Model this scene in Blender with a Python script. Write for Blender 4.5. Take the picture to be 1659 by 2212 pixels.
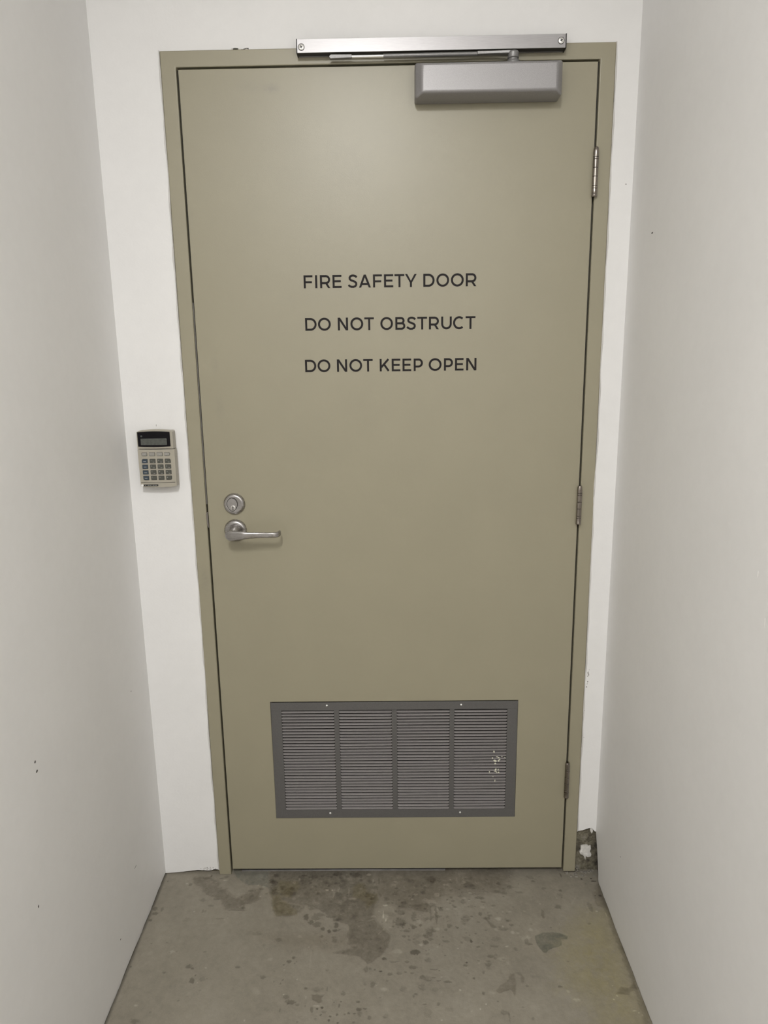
import bpy, bmesh, math, random
import numpy as np
from mathutils import Vector, Matrix

for o in list(bpy.data.objects):
    bpy.data.objects.remove(o, do_unlink=True)
SC = bpy.context.scene
COL = SC.collection
random.seed(7)
R3 = random.Random(11)

# ------------------------------------------------------------------ camera
CAM_X, CAM_Y, CAM_Z = 0.46207, -1.70715, 1.40732
PITCH, YAW, ROLL = -0.21305, -0.01358, -0.01429
cp, sp, cy_, sy_ = math.cos(PITCH), math.sin(PITCH), math.cos(YAW), math.sin(YAW)
fwd = Vector((sy_ * cp, cy_ * cp, sp))
rt = Vector((cy_, -sy_, 0))
up = rt.cross(fwd)
rt2 = math.cos(ROLL) * rt + math.sin(ROLL) * up
up2 = -math.sin(ROLL) * rt + math.cos(ROLL) * up
cam = bpy.data.cameras.new('camera')
cam.sensor_fit = 'VERTICAL'
cam.sensor_height = 36.0
cam.lens = 1515.37 / 2212.0 * 36.0
cam.clip_start = 0.02
camo = bpy.data.objects.new('camera', cam)
COL.objects.link(camo)
m = Matrix((rt2, up2, -fwd)).transposed().to_4x4()
m.translation = Vector((CAM_X, CAM_Y, CAM_Z))
camo.matrix_world = m
SC.camera = camo

# ------------------------------------------------------------------ world, lamps, exposure
world = bpy.data.worlds.new('world')
SC.world = world
world.use_nodes = True
world.node_tree.nodes['Background'].inputs[0].default_value = (1.0, 0.97, 0.93, 1)
world.node_tree.nodes['Background'].inputs[1].default_value = 0.02

def area(name, loc, size, size_y, power, target, color=(1, 1, 1)):
    l = bpy.data.lights.new(name, 'AREA')
    l.shape = 'RECTANGLE'; l.size = size; l.size_y = size_y
    l.energy = power; l.color = color
    o = bpy.data.objects.new(name, l); COL.objects.link(o)
    o.location = loc
    d = Vector(target) - Vector(loc)
    o.rotation_euler = d.to_track_quat('-Z', 'Y').to_euler()
    return o
LAMP_COL = (1.0, 0.995, 0.985)
# bare ceiling lamp a little behind the photographer
area('ceiling_lamp_light', (0.30, -2.35, 2.66), 0.15, 0.55, 48, (0.30, -2.30, 0), LAMP_COL)
# ceiling panels further down the corridor
area('corridor_panel_light', (0.44, -4.3, 2.72), 0.6, 1.2, 22, (0.44, -4.3, 0), LAMP_COL)

SC.view_settings.view_transform = 'Standard'
SC.view_settings.look = 'None'
SC.view_settings.gamma = 1.0
SC.view_settings.use_curve_mapping = False
SC.view_settings.exposure = 0.0

# ------------------------------------------------------------------ materials
def new_mat(name):
    mt = bpy.data.materials.new(name); mt.use_nodes = True
    nt = mt.node_tree
    return mt, nt, nt.nodes['Principled BSDF']
def coords(nt, scale=(1, 1, 1)):
    g = nt.nodes.new('ShaderNodeNewGeometry')
    mp = nt.nodes.new('ShaderNodeMapping'); mp.inputs['Scale'].default_value = scale
    nt.links.new(g.outputs['Position'], mp.inputs['Vector'])
    return mp.outputs['Vector']
def noise(nt, vec, scale, detail=3, rough=0.55):
    n = nt.nodes.new('ShaderNodeTexNoise')
    n.inputs['Scale'].default_value = scale; n.inputs['Detail'].default_value = detail
    n.inputs['Roughness'].default_value = rough
    nt.links.new(vec, n.inputs['Vector'])
    return n.outputs['Fac']
def ramp(nt, fac, stops):
    r = nt.nodes.new('ShaderNodeValToRGB')
    el = r.color_ramp.elements
    while len(el) < len(stops): el.new(0.5)
    for e, (p, c) in zip(el, stops):
        e.position = p; e.color = (c[0], c[1], c[2], 1) if isinstance(c, (tuple, list)) else (c, c, c, 1)
    nt.links.new(fac, r.inputs[0])
    return r.outputs[0]
def mix(nt, fac, a, b, mode='MIX'):
    n = nt.nodes.new('ShaderNodeMix'); n.data_type = 'RGBA'; n.blend_type = mode
    for s, v in ((n.inputs[0], fac), (n.inputs[6], a), (n.inputs[7], b)):
        if isinstance(v, (int, float)): s.default_value = v
        elif isinstance(v, tuple): s.default_value = (v[0], v[1], v[2], 1)
        else: nt.links.new(v, s)
    return n.outputs[2]
def bump(nt, bs, h, strength, dist):
    b = nt.nodes.new('ShaderNodeBump'); b.inputs['Strength'].default_value = strength
    b.inputs['Distance'].default_value = dist
    nt.links.new(h, b.inputs['Height']); nt.links.new(b.outputs[0], bs.inputs['Normal'])
def near(nt, p, r, stretch=(1, 1, 1)):
    """1 at the world point p, 0 at distance r."""
    g = nt.nodes.new('ShaderNodeNewGeometry')
    s = nt.nodes.new('ShaderNodeVectorMath'); s.operation = 'SUBTRACT'; s.inputs[1].default_value = p
    nt.links.new(g.outputs['Position'], s.inputs[0])
    q = nt.nodes.new('ShaderNodeVectorMath'); q.operation = 'MULTIPLY'; q.inputs[1].default_value = stretch
    nt.links.new(s.outputs[0], q.inputs[0])
    l = nt.nodes.new('ShaderNodeVectorMath'); l.operation = 'LENGTH'
    nt.links.new(q.outputs[0], l.inputs[0])
    mr = nt.nodes.new('ShaderNodeMapRange'); mr.interpolation_type = 'SMOOTHSTEP'
    mr.inputs[1].default_value = 0; mr.inputs[2].default_value = r
    mr.inputs[3].default_value = 1; mr.inputs[4].default_value = 0
    nt.links.new(l.outputs['Value'], mr.inputs[0])
    return mr.outputs[0]
def plain(name, col, rough=0.5, metal=0.0, spec=0.5, nscale=None, namp=0.06, bmp=0, bscale=300):
    mt, nt, bs = new_mat(name)
    bs.inputs['Base Color'].default_value = (*col, 1)
    bs.inputs['Roughness'].default_value = rough; bs.inputs['Metallic'].default_value = metal
    bs.inputs['Specular IOR Level'].default_value = spec
    v = coords(nt)
    if nscale:
        f = noise(nt, v, nscale)
        c = ramp(nt, f, [(0.3, tuple(x * (1 - namp) for x in col)), (0.7, tuple(min(1, x * (1 + namp)) for x in col))])
        nt.links.new(c, bs.inputs['Base Color'])
    if bmp: bump(nt, bs, noise(nt, v, bscale, 2), bmp, 0.001)
    return mt

WALLC = (0.80, 0.79, 0.775)
def wall_paint(name, col=WALLC):
    mt, nt, bs = new_mat(name)
    v = coords(nt)
    f = noise(nt, v, 5, 4); g = noise(nt, v, 45, 3)
    c = ramp(nt, f, [(0.3, tuple(x * 0.975 for x in col)), (0.7, tuple(x * 1.02 for x in col))])
    c2 = mix(nt, 0.35, c, ramp(nt, g, [(0.3, tuple(x * 0.97 for x in col)), (0.7, tuple(x * 1.02 for x in col))]))
    nt.links.new(c2, bs.inputs['Base Color'])
    bs.inputs['Roughness'].default_value = 0.55
    bs.inputs['Specular IOR Level'].default_value = 0.35
    bump(nt, bs, noise(nt, v, 160, 4, 0.6), 0.35, 0.0006)
    return mt
M = {}
M['wall'] = wall_paint('white_wall_paint')
DOORC = (0.31, 0.283, 0.200)
def door_paint():
    mt, nt, bs = new_mat('beige_enamel_paint')
    v = coords(nt)
    c = ramp(nt, noise(nt, v, 6, 4), [(0.3, tuple(x * 0.975 for x in DOORC)), (0.7, tuple(x * 1.02 for x in DOORC))])
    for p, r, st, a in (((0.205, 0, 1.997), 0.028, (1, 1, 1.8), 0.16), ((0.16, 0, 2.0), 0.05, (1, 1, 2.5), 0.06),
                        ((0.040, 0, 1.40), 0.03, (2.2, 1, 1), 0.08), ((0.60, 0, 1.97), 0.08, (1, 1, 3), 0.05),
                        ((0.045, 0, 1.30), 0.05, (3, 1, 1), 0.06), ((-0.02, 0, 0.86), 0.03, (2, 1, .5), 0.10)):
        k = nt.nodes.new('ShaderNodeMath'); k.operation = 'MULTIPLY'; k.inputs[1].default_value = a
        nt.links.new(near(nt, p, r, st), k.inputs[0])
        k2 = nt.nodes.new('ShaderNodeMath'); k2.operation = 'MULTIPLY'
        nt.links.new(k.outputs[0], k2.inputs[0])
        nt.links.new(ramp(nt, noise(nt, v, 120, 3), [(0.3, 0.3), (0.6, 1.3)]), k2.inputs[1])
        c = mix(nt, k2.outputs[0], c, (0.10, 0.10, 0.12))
    nt.links.new(c, bs.inputs['Base Color'])
    bs.inputs['Roughness'].default_value = 0.37
    bs.inputs['Specular IOR Level'].default_value = 0.6
    bump(nt, bs, noise(nt, v, 420, 2), 0.25, 0.0004)
    return mt
M['door'] = door_paint()
def brushed(name, col, rough, axis=(1, 1, 40), amp=0.1):
    mt, nt, bs = new_mat(name)
    bs.inputs['Metallic'].default_value = 1.0
    v = coords(nt, axis)
    f = noise(nt, v, 60, 3)
    nt.links.new(ramp(nt, f, [(0.3, tuple(x * (1 - amp) for x in col)), (0.7, tuple(x * (1 + amp) for x in col))]), bs.inputs['Base Color'])
    mr = nt.nodes.new('ShaderNodeMapRange'); mr.inputs[3].default_value = rough * 0.85; mr.inputs[4].default_value = rough * 1.15
    nt.links.new(f, mr.inputs[0]); nt.links.new(mr.outputs[0], bs.inputs['Roughness'])
    return mt
M['steel'] = brushed('satin_stainless', (0.42, 0.405, 0.395), 0.27)
M['track'] = brushed('anodised_aluminium_track', (0.33, 0.32, 0.32), 0.38, (1, 1, 60))
M['hinge'] = plain('hinge_steel', (0.27, 0.24, 0.21), 0.18, metal=1.0, nscale=40, namp=0.08)
M['bright'] = plain('bright_zinc', (0.88, 0.87, 0.84), 0.42, metal=0.75)
def silver_paint(name, col, metal, rough):
    mt, nt, bs = new_mat(name)
    v = coords(nt)
    f = noise(nt, v, 900, 2)
    nt.links.new(ramp(nt, f, [(0.35, tuple(x * 0.88 for x in col)), (0.65, tuple(x * 1.1 for x in col))]), bs.inputs['Base Color'])
    bs.inputs['Metallic'].default_value = metal; bs.inputs['Roughness'].default_value = rough
    bump(nt, bs, f, 0.2, 0.0003)
    return mt
M['silver'] = silver_paint('silver_powder_coat', (0.31, 0.30, 0.30), 0.45, 0.40)
M['arm'] = silver_paint('grey_arm_enamel', (0.24, 0.235, 0.23), 0.5, 0.4)
M['grille'] = silver_paint('grey_grille_enamel', (0.142, 0.138, 0.134), 0.35, 0.42)
M['grille_slat'] = silver_paint('grey_slat_enamel', (0.275, 0.256, 0.246), 0.3, 0.42)
M['plug'] = plain('key_plug_nickel', (0.50, 0.48, 0.45), 0.45, metal=0.6)
M['black'] = plain('black_plastic', (0.012, 0.011, 0.011), 0.45)
M['dark'] = plain('painted_void_shade', (0.015, 0.013, 0.011), 0.9, spec=0.1)  # near-black colour that paints shade into gaps and recesses
M['slot'] = plain('screw_recess', (0.05, 0.045, 0.04), 0.6)
M['ink'] = plain('dark_vinyl_lettering', (0.014, 0.011, 0.011), 0.6, spec=0.2, nscale=40, namp=0.1)
M['housing'] = plain('beige_plastic', (0.385, 0.355, 0.290), 0.42, nscale=60, namp=0.03)
M['glassblack'] = plain('gloss_black_window', (0.005, 0.004, 0.006), 0.14, spec=0.25)
M['lcd'] = plain('lcd_glass', (0.085, 0.09, 0.08), 0.25, nscale=160, namp=0.2)
M['key_grey'] = plain('grey_key', (0.085, 0.086, 0.073), 0.5, spec=0.3)
M['key_blue'] = plain('blue_key', (0.045, 0.062, 0.080), 0.5, spec=0.3)
M['key_light'] = plain('pale_key', (0.30, 0.29, 0.26), 0.45)
M['key_well'] = plain('key_shadow_rim', (0.10, 0.095, 0.085), 0.6)
M['legend'] = plain('key_legend', (0.42, 0.42, 0.40), 0.6)
M['white'] = plain('white_sticker', (0.85, 0.84, 0.82), 0.4)
M['chip'] = plain('chipped_plaster', (0.66, 0.64, 0.60), 0.9, nscale=90, namp=0.12)
M['scuff'] = plain('wall_scuff', (0.30, 0.285, 0.26), 0.9, nscale=200, namp=0.3)
M['mark'] = plain('dark_wall_mark', (0.09, 0.08, 0.075), 0.9)
M['strike'] = plain('dull_strike_plate', (0.20, 0.18, 0.165), 0.45, metal=0.5)
M['seal'] = plain('grey_door_seal', (0.15, 0.14, 0.125), 0.7)
M['sill'] = plain('worn_threshold_metal', (0.27, 0.26, 0.25), 0.55, metal=0.4, nscale=30, namp=0.2)
M['caulk'] = plain('white_gap_filler', (0.82, 0.80, 0.77), 0.6)
def masonry():
    mt, nt, bs = new_mat('bare_render')
    v = coords(nt)
    f = noise(nt, v, 38, 6, 0.65)
    nt.links.new(ramp(nt, f, [(0.36, (0.04, 0.035, 0.028)), (0.47, (0.12, 0.105, 0.075)), (0.56, (0.20, 0.18, 0.125)), (0.7, (0.33, 0.31, 0.26))]), bs.inputs['Base Color'])
    bs.inputs['Roughness'].default_value = 0.95
    bump(nt, bs, noise(nt, v, 90, 6, 0.7), 1.0, 0.006)
    return mt
M['render'] = masonry()
def concrete():
    mt, nt, bs = new_mat('worn_concrete')
    v = coords(nt)
    base = ramp(nt, noise(nt, v, 4.5, 5, 0.6), [(0.28, (0.235, 0.212, 0.167)), (0.55, (0.265, 0.240, 0.192)), (0.78, (0.295, 0.271, 0.222))])
    fine = ramp(nt, noise(nt, v, 70, 5, 0.7), [(0.3, 0.90), (0.55, 1.0), (0.75, 1.08)])
    c = mix(nt, 1.0, base, fine, 'MULTIPLY')
    grit = ramp(nt, noise(nt, v, 420, 2, 0.6), [(0.3, 0.94), (0.6, 1.0), (0.72, 1.06)])
    c = mix(nt, 1.0, c, grit, 'MULTIPLY')
    a = nt.nodes.new('ShaderNodeAttribute'); a.attribute_name = 'stain'
    c = mix(nt, 1.0, c, a.outputs['Color'], 'MULTIPLY')
    nt.links.new(c, bs.inputs['Base Color'])
    bs.inputs['Roughness'].default_value = 0.62
    bs.inputs['Specular IOR Level'].default_value = 0.35
    bump(nt, bs, noise(nt, v, 130, 5, 0.65), 0.35, 0.0012)
    return mt
M['floor'] = concrete()

# ------------------------------------------------------------------ helpers
def props(o, label=None, cat=None, group=None, kind=None):
    if label: o['label'] = label
    if cat: o['category'] = cat
    if group: o['group'] = group
    if kind: o['kind'] = kind
    return o
def obj(name, bm, mat, parent=None, smooth=False, bevel=0, seg=2, angle=35):
    me = bpy.data.meshes.new(name)
    bmesh.ops.recalc_face_normals(bm, faces=bm.faces)
    bm.to_mesh(me); bm.free()
    for mt in (mat if isinstance(mat, (list, tuple)) else [mat]): me.materials.append(mt)
    o = bpy.data.objects.new(name, me); COL.objects.link(o)
    if parent: o.parent = parent; o.matrix_parent_inverse = Matrix.Translation(parent.location).inverted()
    if smooth:
        me.polygons.foreach_set('use_smooth', [True] * len(me.polygons))
        me.set_sharp_from_angle(angle=math.radians(angle))
    if bevel:
        b = o.modifiers.new('bevel', 'BEVEL'); b.width = bevel; b.segments = seg
        b.limit_method = 'ANGLE'; b.angle_limit = math.radians(30)
        b.harden_normals = False
        if not smooth:
            me.polygons.foreach_set('use_smooth', [True] * len(me.polygons))
            me.set_sharp_from_angle(angle=math.radians(28))
    return o
def empty(name, loc, label=None, cat=None, group=None, kind=None):
    o = bpy.data.objects.new(name, None); COL.objects.link(o); o.location = loc
    return props(o, label, cat, group, kind)
def box(bm, x0, x1, y0, y1, z0, z1):
    v = [bm.verts.new(p) for p in ((x0, y0, z0), (x1, y0, z0), (x1, y1, z0), (x0, y1, z0),
                                   (x0, y0, z1), (x1, y0, z1), (x1, y1, z1), (x0, y1, z1))]
    for f in ((0, 1, 2, 3), (4, 5, 6, 7), (0, 1, 5, 4), (1, 2, 6, 5), (2, 3, 7, 6), (3, 0, 4, 7)):
        bm.faces.new([v[i] for i in f])
    return v
def bx(*a):
    bm = bmesh.new(); box(bm, *a); return bm
def slab(bm, pts, org, ud, nd, t):
    """polygon (u, z) on a vertical plane through org, thickened by t along nd."""
    org, ud, nd = Vector(org), Vector(ud), Vector(nd)
    a = [bm.verts.new(org + ud * u + Vector((0, 0, z))) for u, z in pts]
    b = [bm.verts.new(v.co + nd * t) for v in a]
    fs = [bm.faces.new(a), bm.faces.new(b[::-1])]
    n = len(a)
    for i in range(n): bm.faces.new((a[i], b[i], b[(i + 1) % n], a[(i + 1) % n]))
    bmesh.ops.triangulate(bm, faces=fs)
def cyl(bm, c, axis, r, h, n=32, r2=None):
    """cylinder from c along axis by h."""
    a = Vector(axis).normalized()
    s = a.orthogonal().normalized(); t = a.cross(s)
    r2 = r if r2 is None else r2
    lo, hi = [], []
    for i in range(n):
        k = 2 * math.pi * i / n; d = s * math.cos(k) + t * math.sin(k)
        lo.append(bm.verts.new(Vector(c) + d * r)); hi.append(bm.verts.new(Vector(c) + a * h + d * r2))
    bm.faces.new(lo[::-1]); bm.faces.new(hi)
    for i in range(n): bm.faces.new((lo[i], lo[(i + 1) % n], hi[(i + 1) % n], hi[i]))
def lathe(bm, c, axis, prof, n=40):
    """prof: list of (radius, height along axis)."""
    a = Vector(axis).normalized(); s = a.orthogonal().normalized(); t = a.cross(s)
    rings = []
    for r, h in prof:
        if r < 1e-6: rings.append([bm.verts.new(Vector(c) + a * h)])
        else: rings.append([bm.verts.new(Vector(c) + a * h + (s * math.cos(2 * math.pi * i / n) + t * math.sin(2 * math.pi * i / n)) * r) for i in range(n)])
    for p, q in zip(rings, rings[1:]):
        for i in range(n):
            j = (i + 1) % n
            if len(p) == 1 and len(q) == 1: continue
            if len(p) == 1: bm.faces.new((p[0], q[j], q[i]))
            elif len(q) == 1: bm.faces.new((p[i], p[j], q[0]))
            else: bm.faces.new((p[i], p[j], q[j], q[i]))
def blob(bm, c, ax_u, ax_v, nrm, ru, rv, t, n=14, jag=0.25, rng=R3):
    """thin irregular flake."""
    c, ax_u, ax_v, nrm = Vector(c), Vector(ax_u), Vector(ax_v), Vector(nrm)
    a = []
    for i in range(n):
        k = 2 * math.pi * i / n; r = 1 + rng.uniform(-jag, jag)
        a.append(bm.verts.new(c + ax_u * ru * r * math.cos(k) + ax_v * rv * r * math.sin(k)))
    top = bm.verts.new(c + nrm * t)
    b = [bm.verts.new(c + (v.co - c) * 0.8 + nrm * t * 0.9) for v in a]
    for i in range(n):
        j = (i + 1) % n
        bm.faces.new((a[i], a[j], b[j], b[i])); bm.faces.new((b[i], b[j], top))
    bm.faces.new(a[::-1])

# ------------------------------------------------------------------ measurements (metres; door face is the plane y = 0)
DW = 0.92; GB = 0.0179; DH = 2.0198; GAP = 0.0047
FS, FT = 0.0335, 0.0330
FX0, FX1 = -GAP - FS, DW + GAP + FS
FZ = GB + DH + GAP + FT
XL, XR, WY = -0.1913, 1.0112, 0.0048
DL, DR = math.sin(0.0241), math.sin(0.0103)
CEIL = 2.80; YB = -6.0

# ------------------------------------------------------------------ floor with its stains
PATCHES = [
    ((1.0, 0.985, 0.84), 0.05, 0.01, [(0.9354, -0.1502), (1.0154, -0.1279), (1.0113, -0.1835), (1.0123, -0.295), (0.999, -0.474), (0.88, -0.4738), (0.8972, -0.406), (0.8406, -0.3631), (0.853, -0.311), (0.8415, -0.2752)]),
    ((0.9, 0.886, 0.868), 0.02, 0.01, [(0.0955, -0.2088), (0.1584, -0.2325), (0.2026, -0.2505), (0.3062, -0.2584), (0.3422, -0.2434), (0.3359, -0.2072), (0.2602, -0.2095), (0.177, -0.217), (0.1119, -0.2062)]),
    ((0.8, 0.788, 0.772), 0.02, 0.02, [(0.3849, 0.0383), (0.7805, 0.0356), (0.7583, -0.0734), (0.7043, -0.0731), (0.6137, -0.0786), (0.5678, -0.0934), (0.5437, -0.1255), (0.5127, -0.1339), (0.4624, -0.1251), (0.4559, -0.1017), (0.4066, -0.0835)]),
    ((0.74, 0.73, 0.715), 0.006, 0.012, [(0.0976, 0.0334), (0.3882, 0.0315), (0.3932, -0.0652), (0.4048, -0.0775), (0.4054, -0.1073), (0.4, -0.1587), (0.3387, -0.1832), (0.3095, -0.1639), (0.2514, -0.124), (0.2153, -0.118), (0.1948, -0.1465), (0.1522, -0.1534), (0.1405, -0.1349), (0.1196, -0.0759), (0.1097, -0.0449)]),
    ((0.75, 0.74, 0.725), 0.005, 0.01, [(0.3387, -0.1832), (0.4001, -0.1615), (0.4242, -0.1889), (0.4454, -0.2156), (0.4413, -0.2311), (0.4352, -0.2539), (0.4351, -0.2539), (0.427, -0.2688), (0.4071, -0.2882), (0.3874, -0.3), (0.3644, -0.2783), (0.3418, -0.2734), (0.3065, -0.2634), (0.3488, -0.2523), (0.3419, -0.2384), (0.3373, -0.2125)]),
    ((0.93, 0.91, 0.8), 0.006, 0.008, [(0.1163, -0.0697), (0.1452, -0.1505), (0.197, -0.1465), (0.1929, -0.1323), (0.1487, -0.0881), (0.1343, -0.0544), (0.1344, -0.0261), (0.1903, -0.0264), (0.1939, -0.0548), (0.1753, -0.0852), (0.1477, -0.0821), (0.1282, -0.045)]),
    ((0.93, 0.91, 0.8), 0.006, 0.006, [(0.3419, -0.0832), (0.3422, -0.0463), (0.3531, -0.0338), (0.3695, -0.0402), (0.3797, -0.0682), (0.4048, -0.0775), (0.4032, -0.1073), (0.3816, -0.1246), (0.3719, -0.1012)]),
    ((0.85, 0.837, 0.82), 0.004, 0.01, [(0.4957, -0.1136), (0.5445, -0.111), (0.541, -0.1369), (0.5083, -0.1339)]),
    ((0.8, 0.788, 0.772), 0.003, 0.006, [(0.531, -0.0124), (0.5591, -0.0094), (0.5721, -0.0255), (0.555, -0.0413)]),
    ((0.78, 0.768, 0.753), 0.003, 0.006, [(0.6798, -0.1601), (0.6913, -0.1712), (0.6989, -0.1929), (0.7137, -0.1929), (0.6977, -0.1712), (0.6888, -0.1573)]),
    ((1.08, 1.08, 1.08), 0.012, 0.012, [(0.7871, -0.1933), (0.82, -0.1663), (0.8244, -0.2067), (0.8029, -0.2197), (0.8148, -0.2717), (0.8027, -0.2716), (0.7927, -0.2402), (0.7842, -0.2196)]),
    ((0.74, 0.765, 0.755), 0.0012, 0.006, [(0.8024, -0.2171), (0.8244, -0.2067), (0.8515, -0.2068), (0.8712, -0.2121), (0.8859, -0.22), (0.8817, -0.229), (0.8669, -0.2303), (0.8637, -0.248), (0.8452, -0.253), (0.8293, -0.2604), (0.8237, -0.2678), (0.8156, -0.2677), (0.808, -0.2553), (0.8014, -0.2377)]),
    ((0.8, 0.788, 0.772), 0.002, 0.004, [(0.8358, -0.1313), (0.8415, -0.1356), (0.8404, -0.1609), (0.8355, -0.1636), (0.8314, -0.1525)]),
    ((0.84, 0.827, 0.811), 0.006, 0.01, [(0.9845, -0.0747), (1.0162, -0.0346), (1.0113, -0.0748), (1.0145, -0.1164), (1.0142, -0.1393), (1.0067, -0.1279), (0.9861, -0.1162)]),
    ((0.74, 0.729, 0.714), 0.008, 0.008, [(1.0185, -0.0187), (1.0118, -0.0809), (1.0142, -0.1393), (1.0134, -0.1835), (1.012, -0.2724), (0.9999, -0.2723), (0.9978, -0.2205), (1.0017, -0.1942), (1.0055, -0.1393), (1.0003, -0.0898)]),
    ((0.74, 0.729, 0.714), 0.008, 0.008, [(1.0062, -0.2309), (1.0165, -0.2309), (1.0108, -0.3277), (1.0091, -0.3723), (1.0055, -0.4558), (0.993, -0.4558), (0.996, -0.4104), (0.9977, -0.3723), (1.0026, -0.3231), (0.9995, -0.2902)]),
    ((0.76, 0.749, 0.733), 0.004, 0.008, [(0.9565, -0.3829), (0.9721, -0.3635), (0.9885, -0.3657), (1.0051, -0.3503), (1.006, -0.3701), (0.9902, -0.3722), (0.9828, -0.383), (0.9671, -0.3851)]),
    ((0.8, 0.788, 0.772), 0.002, 0.004, [(0.7363, -0.3246), (0.748, -0.3246), (0.7549, -0.3406), (0.7518, -0.3518), (0.7463, -0.3507), (0.7464, -0.3338), (0.7375, -0.3292)]),
    ((0.8, 0.788, 0.772), 0.002, 0.006, [(0.6843, -0.3736), (0.6952, -0.3583), (0.7173, -0.3405), (0.7234, -0.3268), (0.7332, -0.3269), (0.7317, -0.3694), (0.7249, -0.3866), (0.7199, -0.3715), (0.7164, -0.3693), (0.69, -0.3801)]),
    ((0.78, 0.768, 0.753), 0.002, 0.006, [(0.2637, -0.3833), (0.2758, -0.3812), (0.2857, -0.3844), (0.2941, -0.3823), (0.2883, -0.3919), (0.29, -0.3993), (0.2821, -0.4056), (0.276, -0.4003), (0.2689, -0.3961)]),
    ((0.78, 0.77, 0.755), 0.006, 0.02, [(-0.104, -0.0117), (-0.0601, -0.0087), (-0.0381, -0.0218), (-0.022, -0.0504), (-0.0051, -0.0536), (0.0044, -0.0752), (0.032, -0.0875), (0.0576, -0.0571), (0.0898, -0.0448), (0.0941, -0.0938), (0.0595, -0.1113), (0.0586, -0.1288), (0.0106, -0.1314), (-0.0155, -0.0962), (-0.0517, -0.0779), (-0.0711, -0.0563), (-0.0987, -0.031)]),
    ((0.82, 0.85, 0.86), 0.004, 0.008, [(0.0275, 0.0339), (0.0972, 0.0334), (0.1104, -0.0512), (0.0773, -0.04), (0.0516, -0.0383), (0.0143, -0.0157), (-0.0055, 0.0206)]),
    ((1.15, 1.15, 1.15), 0.002, 0.003, [(0.1464, -0.0881), (0.1568, -0.0971), (0.192, -0.1091), (0.2239, -0.1151), (0.2244, -0.1195), (0.1904, -0.1135), (0.1554, -0.103)]),
    ((1.2, 1.2, 1.2), 0.001, 0.002, [(0.4118, -0.2075), (0.4285, -0.1917), (0.4274, -0.1957), (0.4129, -0.2115)]),
    ((1.1, 1.1, 1.1), 0.002, 0.001, [(0.2479, -0.2607), (0.25, -0.2607), (0.2533, -0.3253), (0.2513, -0.3253)]),
    ((1.12, 1.12, 1.12), 0.003, 0.003, [(0.9366, -0.0865), (0.9392, -0.0895), (0.9214, -0.1159), (0.9178, -0.1129)]),
]
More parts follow.
